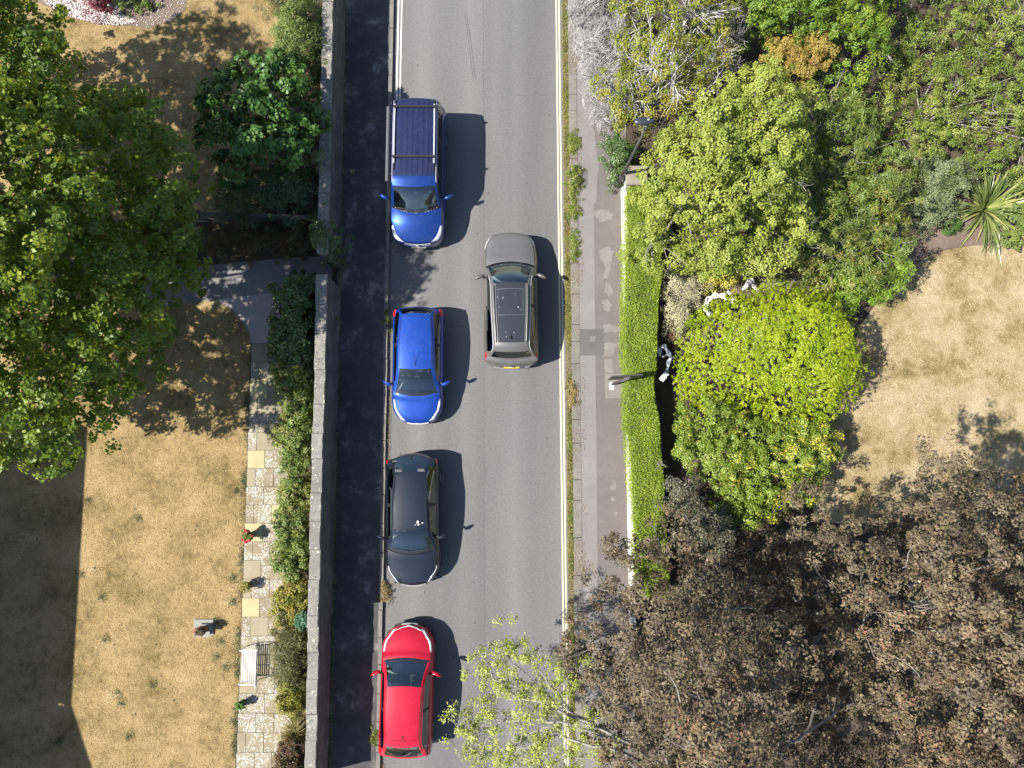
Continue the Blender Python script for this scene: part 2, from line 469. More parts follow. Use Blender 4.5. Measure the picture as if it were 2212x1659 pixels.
def build_wall(w, seed):
    r = random.Random(seed)
    a0, a1 = D(*w['far'][0], w['h']), D(*w['far'][1], w['h'])
    b0, b1 = D(*w['near'][0], w['h']), D(*w['near'][1], w['h'])
    t = thing('stone_wall', w['label'], 'wall', ((a0.x + b0.x) / 2, (a0.y + b0.y) / 2, 0.0), group='roadside stone walls')
    ov = .035
    mb = MB()
    n = 14
    rows = []
    for i in range(n + 1):                          # rough rubble body with an uneven face
        s = i / n
        l = a0.lerp(b0, s); q = a1.lerp(b1, s)
        rows.append((l.x + ov, q.x - ov, l.y))
    body = [(rows[0][0], rows[0][2]), (rows[0][1], rows[0][2]), (rows[-1][1], rows[-1][2]), (rows[-1][0], rows[-1][2])]
    # face built of coursed stone, each course with its own slight set-back
    z = -.04; c = 0
    while z < w['h'] - .13:
        hgt = min(r.uniform(.17, .26), w['h'] - .12 - z)
        if hgt < .03: break
        ins = r.uniform(0, .018)
        mb.prism([(body[0][0] + ins, body[0][1] - ins), (body[1][0] - ins, body[1][1] - ins), (body[2][0] - ins, body[2][1] + ins), (body[3][0] + ins, body[3][1] + ins)], z, z + hgt - .004)
        z += hgt
    mb.build('wall_body', M['wall_stone'], t)
    L = a0.y - b0.y; y = 0.0
    while y < L - .05:
        ln = min(r.uniform(.75, 1.15), L - y)
        if L - y - ln < .3: ln = L - y
        s0 = (y + .004) / L; s1 = (y + ln - .004) / L
        dz = r.uniform(-.022, .010); dx = r.uniform(-.016, .016)
        p = [a0.lerp(b0, s0), a1.lerp(b1, s0), a1.lerp(b1, s1), a0.lerp(b0, s1)]
        MB().prism(chip([(q.x + dx, q.y) for q in p], r), w['h'] - .12, w['h'] + dz, .014).build('coping_stone', M['coping'], t)
        y += ln
    WALL_FOOT.append((a1.x - ov, a1.y, b1.x - ov, b1.y))
for i, w in enumerate(WALLS): build_wall(w, 10 + i)
XWL = lambda Y: (WALL_FOOT[0][0] + (WALL_FOOT[1][2] - WALL_FOOT[0][0]) * (Y - WALL_FOOT[0][1]) / (WALL_FOOT[1][3] - WALL_FOOT[0][1]))

FZ = .10
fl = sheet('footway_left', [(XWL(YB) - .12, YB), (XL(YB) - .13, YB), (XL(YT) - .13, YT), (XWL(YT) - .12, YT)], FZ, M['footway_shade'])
# left kerb, stone by stone
def kerb(name, xf, w, z, seed, y0, y1, lo, hi, side):
    root = bpy.data.objects.new(name, None); COL.objects.link(root); root.location = (xf((y0 + y1) / 2), (y0 + y1) / 2, 0); root['kind'] = 'structure'
    r = random.Random(seed); y = y0
    while y < y1:
        ln = r.uniform(lo, hi)
        ya, yb = y + .007, y + ln - .007
        d = r.uniform(-.008, .008); dz = r.uniform(-.008, .006)
        xa, xb = xf(ya) + d, xf(yb) + d
        MB().prism([(xa, ya), (xa + side * w, ya), (xb + side * w, yb), (xb, yb)], -.05, z + dz, .015).build('kerb_stone', M['kerb'], root)
        y += ln
    return root
kerb('kerb_left', XL, .135, .112, 3, -13, 20, .85, .98, -1)
kr = kerb('kerb_right', XR, .285, .098, 5, -13, 20, .55, 1.25, 1)

fr = sheet('footway_right', [(XF(YB), YB), (XW(YB) + .1, YB), (XW(YT) + .1, YT), (XF(YT), YT)], .088, M['footway'])
sheet('footway_trench_strip', [(XR(YB) + .28, YB), (XF(YB) + .01, YB), (XF(YT) + .01, YT), (XR(YT) + .28, YT)], .084, M['footway_light'])
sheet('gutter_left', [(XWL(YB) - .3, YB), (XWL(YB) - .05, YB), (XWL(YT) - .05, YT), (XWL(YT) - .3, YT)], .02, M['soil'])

# worn pale patches and repairs in the right footway
def patch(name, pts, m, seed, z=.092, amp=2.2, n=6, parent=fr):
    sheet(name, [D(x, y, z) for x, y in wobble(pts, amp, n, seed)], z, m, parent, kind=None)
PATCHES = [[(1283, 458), (1300, 452), (1323, 462), (1322, 478), (1310, 472), (1300, 482), (1288, 470)],
           [(1294, 540), (1313, 532), (1325, 542), (1322, 560), (1318, 590), (1308, 606), (1302, 596), (1310, 578), (1298, 560)],
           [(1310, 612), (1321, 616), (1324, 636), (1312, 640), (1306, 626)], [(1300, 650), (1312, 645), (1322, 660), (1312, 676), (1304, 666)],
           [(1304, 702), (1338, 704), (1342, 716), (1304, 719)], [(1305, 742), (1340, 740), (1328, 752), (1325, 768), (1304, 770), (1307, 755)],
           [(1304, 775), (1321, 775), (1325, 806), (1307, 806)], [(1322, 1035), (1330, 1038), (1330, 1056), (1320, 1060), (1316, 1050), (1324, 1048)],
           [(1320, 1076), (1328, 1072), (1328, 1082), (1320, 1082)], [(1326, 1106), (1334, 1104), (1334, 1112), (1326, 1112)],
           [(1303, 268), (1318, 266), (1320, 290), (1308, 296), (1302, 284)]]
for i, p in enumerate(PATCHES): patch('worn_patch', p, M['worn'], 40 + i)
M['silt'] = ground_mat('gutter_silt', [(.3, (.085, .075, .05)), (.5, (.15, .125, .075)), (.7, (.22, .18, .10))], .9, 6, 50, finevar=.5)
M['repair'] = ground_mat('tarmac_repair', [(.3, (.105, .097, .095)), (.7, (.145, .135, .13))], .8, 5, 70, bstr=.3, bdist=.01, finevar=.3)
patch('tarmac_repair', [(1252, 711), (1304, 711), (1304, 768), (1252, 768)], M['repair'], 60, .0905, .4, 2)
patch('tarmac_repair', [(1307, 808), (1352, 808), (1352, 860), (1307, 860)], M['worn'], 61, .0912, .6, 2)
patch('tarmac_repair', [(1256, 366), (1270, 366), (1270, 400), (1256, 400)], M['repair'], 62, .0913, .4, 2)
patch('tarmac_repair', [(1252, 280), (1285, 280), (1287, 320), (1293, 350), (1290, 400), (1287, 440), (1256, 440)], M['footway_light'], 63, .0902, .8, 3)
cv = tag(MB().prism([D(x, y, .09) for x, y in ((1274, 726), (1287, 726), (1287, 738), (1274, 738))], .07, .099, .004).build('access_cover', M['metal_plate']),
         'small square metal access cover set in the right footway', 'cover')

sheet('gutter_silt', [(XR(YB) - .20, YB), (XR(YB) + .01, YB), (XR(YT) + .01, YT), (XR(YT) - .20, YT)], .005, M['silt'])
# painted lines
def strip(name, xf, off, w, z, y0, y1, m, seed=0):
    r = random.Random(seed); v = []; f = []; y = y0; i = 0
    while True:
        j = r.uniform(-.004, .004)
        v += [(xf(y) + off + j, y, z), (xf(y) + off + w + j + r.uniform(-.003, .003), y, z)]
        if i: f.append((2 * i - 2, 2 * i - 1, 2 * i + 1, 2 * i))
        i += 1
        if y >= y1: break
        y = min(y1, y + .35)
    return link(name, mesh_py(name, v, f), m, kind='structure')
XY = wline((1199.5, 0), (1218.5, 1659))
ycut = D(1200, 745).y
strip('yellow_line', XY, 0, .055, .004, YB, ycut - .02, M['line'], 1)
strip('yellow_line', XY, 0.0, .055, .004, ycut + .02, YT, M['line'], 2)
strip('yellow_line', XY, .1, .055, .004, YB, YT, M['line'], 3)
XYL = wline((859.5, 0), (855, 215))
yv = D(858, 262).y
strip('yellow_line', XYL, 0, .052, .004, yv, YT, M['line_faded'], 4)
strip('yellow_line', XYL, .118, .052, .004, yv, YT, M['line_faded'], 5)
# rubber marks and the long joint in the asphalt
for k in (0, 1):
    a = D(1002 + k * 4.5, 25); b = D(1021 + k * 4.5, 170)
    sheet('skid_mark', [(a.x, a.y), (a.x + .03, a.y), ((a.x + b.x) / 2 + .05, (a.y + b.y) / 2), (b.x + .03, b.y), (b.x, b.y), ((a.x + b.x) / 2 + .018, (a.y + b.y) / 2)], .004 + .001 * k, M['skid'])
XJ = wline((1044, 0), (1046, 1659))
strip('asphalt_joint', XJ, 0, .014, .003, YB, YT, M['skid'], 6)

# ------------------------------------------------------------------ left garden
sheet('lawn_left', [(-60, YB)] + [(-60, YT)] + [(XWL(YT) - .45, YT), (XWL(YB) - .45, YB)], 0.0, M['lawn'])
gb = [(40, -60), (60, -5), (118, 22), (150, 36), (205, 52), (270, 55), (322, 62), (338, 55), (372, 46), (400, 24), (406, -5), (410, -60)]
sheet('flower_bed', [D(x, y) for x, y in gb], .006, M['bare_bed'])
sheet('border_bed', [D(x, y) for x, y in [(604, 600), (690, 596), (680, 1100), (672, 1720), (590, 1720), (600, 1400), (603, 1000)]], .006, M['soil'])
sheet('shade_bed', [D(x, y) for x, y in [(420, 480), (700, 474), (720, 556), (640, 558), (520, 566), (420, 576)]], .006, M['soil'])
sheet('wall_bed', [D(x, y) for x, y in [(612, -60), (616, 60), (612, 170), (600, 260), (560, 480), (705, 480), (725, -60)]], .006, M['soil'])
sheet('driveway', [D(x, y) for x, y in [(300, 600), (395, 578), (520, 566), (640, 556), (755, 552), (757, 606), (690, 604), (640, 612), (600, 634), (465, 648), (300, 668)]], .010, M['concrete'])
sheet('concrete_apron', [D(x, y) for x, y in [(468, 647), (600, 632), (640, 618), (640, 740), (543, 742), (539, 722), (531, 704), (521, 690), (509, 676), (495, 663)]], .014, M['concrete_pale'])
# concrete edging along the curved lawn
mb = MB(); cur = [(466, 648), (495, 663.5), (509, 676.5), (521, 690.5), (531, 704.5), (539, 722.5), (543, 742)]
mb.tube([D(x, y, .01) for x, y in cur], .022, 6)
link_o = mb.build('edging', M['concrete']); link_o['kind'] = 'structure'

# paving path, slab by slab
ROWS = [741.7, 780.4, 818.6, 857.3, 895.5, 933.9, 972.5, 1011.8, 1051, 1090.4, 1130.3, 1170, 1210.2, 1251, 1291.8, 1332.7, 1373.8, 1415, 1457.5, 1498.4, 1540.6, 1583, 1625, 1667]
path = sheet('paving_path', [D(x, y) for x, y in [(541, 741), (620, 741), (618, 1100), (612, 1700), (507, 1700), (532, 1050)]], .012, M['mortar'])
rs = random.Random(8)
edge = lambda y: 543.5 - (y - 742) * (33.5 / 917)
YELLOW = {(2, 0): 1, (6, 0): 1, (9, 2): 1, (10, 0): 1, (14, 0): 1}
for i in range(len(ROWS) - 1):
    y0, y1 = ROWS[i], ROWS[i + 1]
    el = edge((y0 + y1) / 2)
    c = [0, 38, 77, 116] if i % 2 == 0 else [0, 18.5, 57, 96]
    c = [0] + [q + rs.uniform(-1.2, 1.2) for q in c[1:]]
    for j in range(len(c) - 1):
        x0, x1 = el + c[j], el + c[j + 1]
        if x0 > 612: continue
        z = .034 + rs.uniform(-.004, .005)
        a, b, d, e = D(x0, y0, z), D(x1, y0, z), D(x1, y1, z), D(x0, y1, z)
        g = .005
        mt = M['slab_yellow'] if (i, j) in YELLOW else M['slab_plain'] if i < 4 or rs.random() < .12 else M['slab']
        MB().prism([(a.x + g, a.y - g), (b.x - g, b.y - g), (d.x - g, d.y + g), (e.x + g, e.y + g)], -.02, z, .006).build('slab', mt, path)

# pebbles scattered in the top bed: nobody could count them
rng = np.random.default_rng(4)
def pebbles(name, poly, n, smin, smax, m, z):
    P = np.array([(p.x, p.y) for p in DP(poly)])
    lo, hi = P.min(0), P.max(0); out = []
    while len(out) < n:
        c = rng.uniform(lo, hi, (n, 2))
        k = inside(P, c); out += list(c[k])
    C = np.array(out[:n]); s = rng.uniform(smin, smax, n)
    base = np.array([(1, 0, 0), (.3, .8, .1), (-.8, .5, 0), (-.7, -.6, .1), (.4, -.9, 0), (0, 0, .7), (0, 0, -.5)])
    th = rng.uniform(0, 6.28, n); V = np.empty((n, 7, 3))
    for k in range(7):
        V[:, k, 0] = C[:, 0] + s * (base[k, 0] * np.cos(th) - base[k, 1] * np.sin(th))
        V[:, k, 1] = C[:, 1] + s * (base[k, 0] * np.sin(th) + base[k, 1] * np.cos(th))
        V[:, k, 2] = z + s * .6 * base[k, 2]
    f = []
    for k in range(5): f += [(5, k, (k + 1) % 5), (6, (k + 1) % 5, k)]
    F = (np.array(f)[None] + (np.arange(n) * 7)[:, None, None]).reshape(-1)
    me = mesh_np(name, V.reshape(-1, 3), F, np.full(n * 10, 3), tint=np.repeat(rng.random(n), 7))
    return me
def inside(P, c):
    x, y = c[:, 0], c[:, 1]; k = np.zeros(len(c), bool); n = len(P)
    for i in range(n):
        x1, y1 = P[i]; x2, y2 = P[(i + 1) % n]
        cond = ((y1 > y) != (y2 > y)) & (x < (x2 - x1) * (y - y1) / (y2 - y1 + 1e-12) + x1)
        k ^= cond
    return k
M['pebble'] = leaf_mat('pebble', [(.24, .20, .19), (.40, .35, .33), (.56, .52, .50)], trans=0.0, rough=.8)
pm = pebbles('pebble_mulch', [(62, -20), (120, 20), (160, 38), (215, 52), (262, 54), (300, 46), (262, 30), (240, -20)], 2600, .02, .05, M['pebble'], .012)
tag(link('pebble_mulch', pm, M['pebble']), 'pale pebble mulch round the dark red shrub', 'pebbles', kind='stuff')
pm = pebbles('pebble_mulch', [(262, 54), (322, 60), (338, 54), (372, 44), (400, 20), (404, -20), (250, -20)], 500, .012, .035, M['pebble'], .012)
tag(link('pebble_mulch', pm, M['pebble']), 'loose scatter of pebbles on the bare bed corner', 'pebbles', kind='stuff')

# iron gate in the gateway
gh = 1.35
ga, gb2 = D(727, 552, 0), D(719, 596, 0)
ga = Vector((XWL(D(0, 552).y) - .12, D(0, 550).y, 0)); gb2 = Vector((XWL(D(0, 590).y) - .14, D(0, 588).y, 0))
gt = thing('iron_gate', 'black iron gate with slim bars closing the gap in the stone wall', 'gate', ga)
mb = MB()
for z in (.15, .75, gh): mb.tube([ga + Vector((0, 0, z)), gb2 + Vector((0, 0, z))], .016, 6)
for p in (ga, gb2): mb.tube([p + Vector((0, 0, .05)), p + Vector((0, 0, gh + .05))], .022, 6)
mb.tube([ga + Vector((0, 0, .15)), gb2 + Vector((0, 0, gh))], .012, 6)
mb.build('gate_frame', M['black_iron'], gt)
for k in range(1, 8):
    p = ga.lerp(gb2, k / 8)
    MB().tube([p + Vector((0, 0, .1)), p + Vector((0, 0, gh + .06))], .009, 5).build('bar', M['black_iron'], gt)

# slatted fence beyond the driveway
fa, fb = D(428, 479, 0), D(700, 487, 0)
ft = thing('slatted_fence', 'low weathered grey timber fence of horizontal slats in tree shade', 'fence', fa)
d = (fb - fa).normalized(); nrm = Vector((-d.y, d.x, 0))
for k in range(5):
    z = .18 + k * .155
    MB().prism([fa + nrm * .01, fb + nrm * .01, fb - nrm * .014, fa - nrm * .014], z, z + .10).build('slat', M['fence_wood'], ft)
nn = 4
for k in range(nn):
    p = fa.lerp(fb, (k + .35) / nn)
    MB().prism([p + d * .04 + nrm * .09, p + d * .04 + nrm * .016, p - d * .04 + nrm * .016, p - d * .04 + nrm * .09], -.02, .98, .01).build('post', M['fence_wood'], ft)
MB().prism([fa + nrm * .05, fb + nrm * .05, fb - nrm * .04, fa - nrm * .04], .90, .925).build('cap_rail', M['fence_wood'], ft)

# house to the left, outside the picture; it throws the straight shadow over the lawn
k50 = 1 / math.tan(SUN_EL)
def caster(px, py, h):
    p = D(px, py, 0); return Vector((p.x - h * k50 * math.cos(SUN_AZ), p.y - h * k50 * math.sin(SUN_AZ), h))
eh = 6.0
e1 = caster(188, 960, eh); e2 = caster(155, 1523, eh)
hx = (e1.x + e2.x) / 2
ho = thing('house', 'rendered two-storey house with tiled roof left of the dry lawn', 'house', (hx - 4, (e1.y + e2.y) / 2, 0))
yn, ys = e1.y + .6, e2.y
dxdy = (e2.x - e1.x) / (e2.y - e1.y)
ex = lambda Y: e1.x + dxdy * (Y - e1.y)
mb = MB()
mb.prism([(ex(yn) - .35, yn - .3), (ex(ys) - .35, ys - .0), (ex(ys) - 8, ys - .0), (ex(yn) - 8, yn - .3)], -.05, eh - .1)
mb.build('wall', M['brick'], ho)
rz = eh + 2.6
v = [(ex(yn), yn, eh), (ex(ys), ys, eh), (ex(yn) - 4.3, yn, rz), (ex(ys) - 4.3, ys, rz), (ex(yn) - 8.6, yn, eh), (ex(ys) - 8.6, ys, eh)]
v += [(a, b, c - .14) for a, b, c in v]
f = [(0, 1, 3, 2), (2, 3, 5, 4), (0, 2, 8, 6), (2, 4, 10, 8), (1, 7, 9, 3), (3, 9, 11, 5), (6, 8, 9, 7), (8, 10, 11, 9), (0, 6, 7, 1), (4, 5, 11, 10)]
MB().add(v, f).build('roof', M['stone_dark'], ho)
# cross wing with its gable to the lawn
gx = ex(ys) + .0; w2 = 9.0
pk = caster(200, 1725, eh + .9)
ye = ys - w2
mb = MB()
gy = [ys - .003, ys - 2.2, ys - 4.5, ye]
gz = [eh, eh + 1.0, eh + 1.8, eh]
V = [(gx, y, z) for y, z in zip(gy, gz)] + [(gx, gy[-1], -.05), (gx, gy[0], -.05)]
V += [(x - 8, y, z) for x, y, z in V]
F = [(0, 1, 2, 3, 4, 5), (11, 10, 9, 8, 7, 6), (0, 6, 7, 1), (1, 7, 8, 2), (2, 8, 9, 3), (3, 9, 10, 4), (5, 11, 6, 0)]
MB().add(V, F).build('gable_wing', M['brick'], ho)
for k in range(3):
    y0 = yn - 1.6 - k * 2.6
    for z0 in (.9, 3.5):
        wd = MB().box((ex(y0) - .37, y0 - 1.1, z0), (ex(y0) - .31, y0, z0 + 1.3)).build('window', M['white_paint'], ho)
        MB().box((ex(y0) - .315, y0 - 1.02, z0 + .08), (ex(y0) - .300, y0 - .08, z0 + 1.22)).build('pane', M['glass_dark'], wd, local=True).matrix_parent_inverse = Matrix.Identity(4)

# ------------------------------------------------------------------ right garden ground, low wall, pillar
sheet('garden_ground', [(XW(YB) + .05, YB), (60, YB), (60, YT), (XW(YT) + .05, YT)], .06, M['soil'])
rl = [(1860, 700), (1905, 640), (1955, 585), (2000, 555), (2050, 538), (2110, 530), (2230, 527), (2600, 500), (2600, 1130), (1760, 1130), (1750, 1050), (1800, 860)]
sheet('lawn_right', [D(x, y, .08) for x, y in rl], .08, M['lawn_right'])
sheet('planting_bed', [D(x, y, .07) for x, y in [(1900, 620), (1960, 580), (2000, 553), (2050, 536), (2230, 526), (2230, 470), (2100, 470), (1950, 470), (1900, 520)]], .07, M['bare_bed'])
sheet('dry_bank', [D(x, y, .07) for x, y in [(1430, 560), (1760, 560), (1780, 690), (1480, 760), (1430, 730)]], .07, M['bare_bed'])
sheet('bare_patch', [D(x, y, .07) for x, y in [(2080, -80), (2400, -80), (2400, 60), (2170, 40), (2120, 10)]], .07, M['bare_bed'])
wz = .5
wa, wb_ = D(1350.5, 402, wz), D(1367, 1180, wz)
lw = thing('white_wall', 'low white painted garden wall along the foot of the clipped hedge', 'wall', (wa.x, (wa.y + wb_.y) / 2, 0))
r = random.Random(2); y = 0; Lw = wa.y - wb_.y + 2.5
while y < Lw:
    ln = r.uniform(.42, .48)
    a = wa.y - y; xx = lambda Y: wa.x + (wb_.x - wa.x) * (wa.y - Y) / (wa.y - wb_.y)
    dd = r.uniform(-.006, .006)
    MB().prism([(xx(a) - .10 + dd, a - .005), (xx(a) + .05 + dd, a - .005), (xx(a - ln) + .05 + dd, a - ln + .005), (xx(a - ln) - .10 + dd, a - ln + .005)], .0, wz + r.uniform(-.012, .012), .02).build('block', M['white_paint'], lw)
    y += ln
pz = 1.25
pc = [D(x, y, pz) for x, y in ((1353, 357), (1399, 357), (1400, 399), (1352, 399))]
pl = thing('gate_pillar', 'square garden pillar with flat concrete cap beside the lamp post', 'pillar', (sum(p.x for p in pc) / 4, sum(p.y for p in pc) / 4, 0))
cx, cy = pl.location.x, pl.location.y
MB().prism([(cx + (p.x - cx) * .86, cy + (p.y - cy) * .86) for p in pc], 0, pz - .1).build('shaft', M['white_paint'], pl)
MB().prism(pc, pz - .1, pz, .03).build('cap', M['old_concrete'], pl)
# ------------------------------------------------------------------ vehicles
def paint(name, col, metal=.35, rough=.38, flake=.0, coat=1.0, dust=.08):
    m, nt, b = new_mat(name)
    col = dk(col)
    n = noise(nt, 3, 5, .6, coords(nt)); n2 = noise(nt, 220, 2, .5, coords(nt))
    r = ramp(nt, [(.35, tuple(c * .92 for c in col)), (.7, tuple(min(1, c * 1.06) for c in col))])
    nt.links.new(n.outputs['Fac'], r.inputs[0])
    # thin road dust and a few droppings
    d = ramp(nt, [(.52, (0, 0, 0)), (.85, (dust, dust, dust))]); nd = noise(nt, 7, 6, .7, coords(nt)); nt.links.new(nd.outputs['Fac'], d.inputs[0])
    c = mixc(nt, d.outputs[0], r.outputs[0], (.30, .28, .25))
    nt.links.new(c, b.inputs['Base Color'])
    b.inputs['Metallic'].default_value = metal; b.inputs['Roughness'].default_value = rough
    b.inputs['Coat Weight'].default_value = coat; b.inputs['Coat Roughness'].default_value = .05
    b.inputs['Specular IOR Level'].default_value = .12
    return m

def glass_mat(name, tint, refl=1.0):
    m, nt, b = new_mat(name)
    nt.nodes.remove(b)
    t = nt.nodes.new('ShaderNodeBsdfTransparent'); t.inputs[0].default_value = (*tint, 1)
    g = nt.nodes.new('ShaderNodeBsdfGlossy'); g.inputs['Roughness'].default_value = .015; g.inputs[0].default_value = (.92, .98, .97, 1)
    fr_ = nt.nodes.new('ShaderNodeFresnel'); fr_.inputs['IOR'].default_value = 2.1
    mx = nt.nodes.new('ShaderNodeMixShader')
    nt.links.new(fr_.outputs[0], mx.inputs[0]); nt.links.new(t.outputs[0], mx.inputs[1]); nt.links.new(g.outputs[0], mx.inputs[2])
    nt.links.new(mx.outputs[0], nt.nodes['Material Output'].inputs[0])
    return m

M['p_van'] = paint('van_blue', (.010, .040, .20), .4, .34)
M['p_vanroof'] = paint('van_roof_blue', (.016, .022, .066), .2, .45, coat=.6)
M['p_blue'] = paint('hatch_blue', (.008, .048, .29), .25, .45)
M['p_black'] = paint('black_paint', (.008, .012, .021), .0, .5, dust=.012)
M['p_red'] = paint('red_paint', (.40, .004, .022), .0, .5, dust=.03)
M['p_grey'] = paint('grey_paint', (.15, .143, .136), .35, .42)
M['screen'] = glass_mat('windscreen_glass', (.86, .94, .94))
M['privacy'] = glass_mat('side_glass', (.42, .48, .48))
M['side_clear'] = glass_mat('front_side_glass', (.74, .80, .80))
M['trim'] = plain('black_trim', (.014, .014, .015), .55)
M['rubber'] = plain('tyre_rubber', (.02, .02, .02), .85)
M['gap'] = plain('panel_gap', (.006, .006, .007), .8)
M['alloy'] = plain('alloy_rim', (.30, .30, .31), .4, .6)
M['chrome'] = plain('chrome_trim', (.62, .63, .65), .38, .35, var=.03)
M['lens'] = plain('headlamp_lens', (.50, .52, .54), .2, .1, var=.15, spec=.8, coat=1.0)
M['lens_red'] = plain('tail_lamp_red', (.48, .012, .014), .15, .0, coat=1.0)
M['dash'] = plain('dashboard_grey', (.32, .35, .35), .7, var=.1)
M['seat'] = plain('seat_fabric', (.10, .105, .11), .9)
M['cabin'] = plain('cabin_dark', (.022, .023, .025), .9)
M['plate_white'] = plain('number_plate_white', (.24, .24, .235), .4, var=.03)
M['plate_yellow'] = plain('number_plate_yellow', (.50, .36, .05), .4, var=.03)
M['paper'] = plain('paper', (.75, .75, .72), .8, var=.04)
M['card'] = plain('cardboard', (.45, .36, .22), .9)
M['roof_glass'] = plain('panorama_roof', (.030, .029, .031), .14, 0, spec=.6, coat=1.0)
M['awning'] = plain('awning_case', (.10, .105, .115), .5, .1)

def pchip(xk, yk, x):
    xk = np.asarray(xk, float); yk = np.asarray(yk, float); h = np.diff(xk); d = np.diff(yk) / h
    m = np.zeros_like(yk); m[0], m[-1] = d[0], d[-1]
    for i in range(1, len(yk) - 1):
        if d[i - 1] * d[i] > 0:
            w1, w2 = 2 * h[i] + h[i - 1], h[i] + 2 * h[i - 1]
            m[i] = (w1 + w2) / (w1 / d[i - 1] + w2 / d[i])
    i = np.clip(np.searchsorted(xk, x) - 1, 0, len(h) - 1); t = (x - xk[i]) / h[i]
    return ((1 + 2 * t) * (1 - t) ** 2 * yk[i] + t * (1 - t) ** 2 * h[i] * m[i] + t * t * (3 - 2 * t) * yk[i + 1] + t * t * (t - 1) * h[i] * m[i + 1])

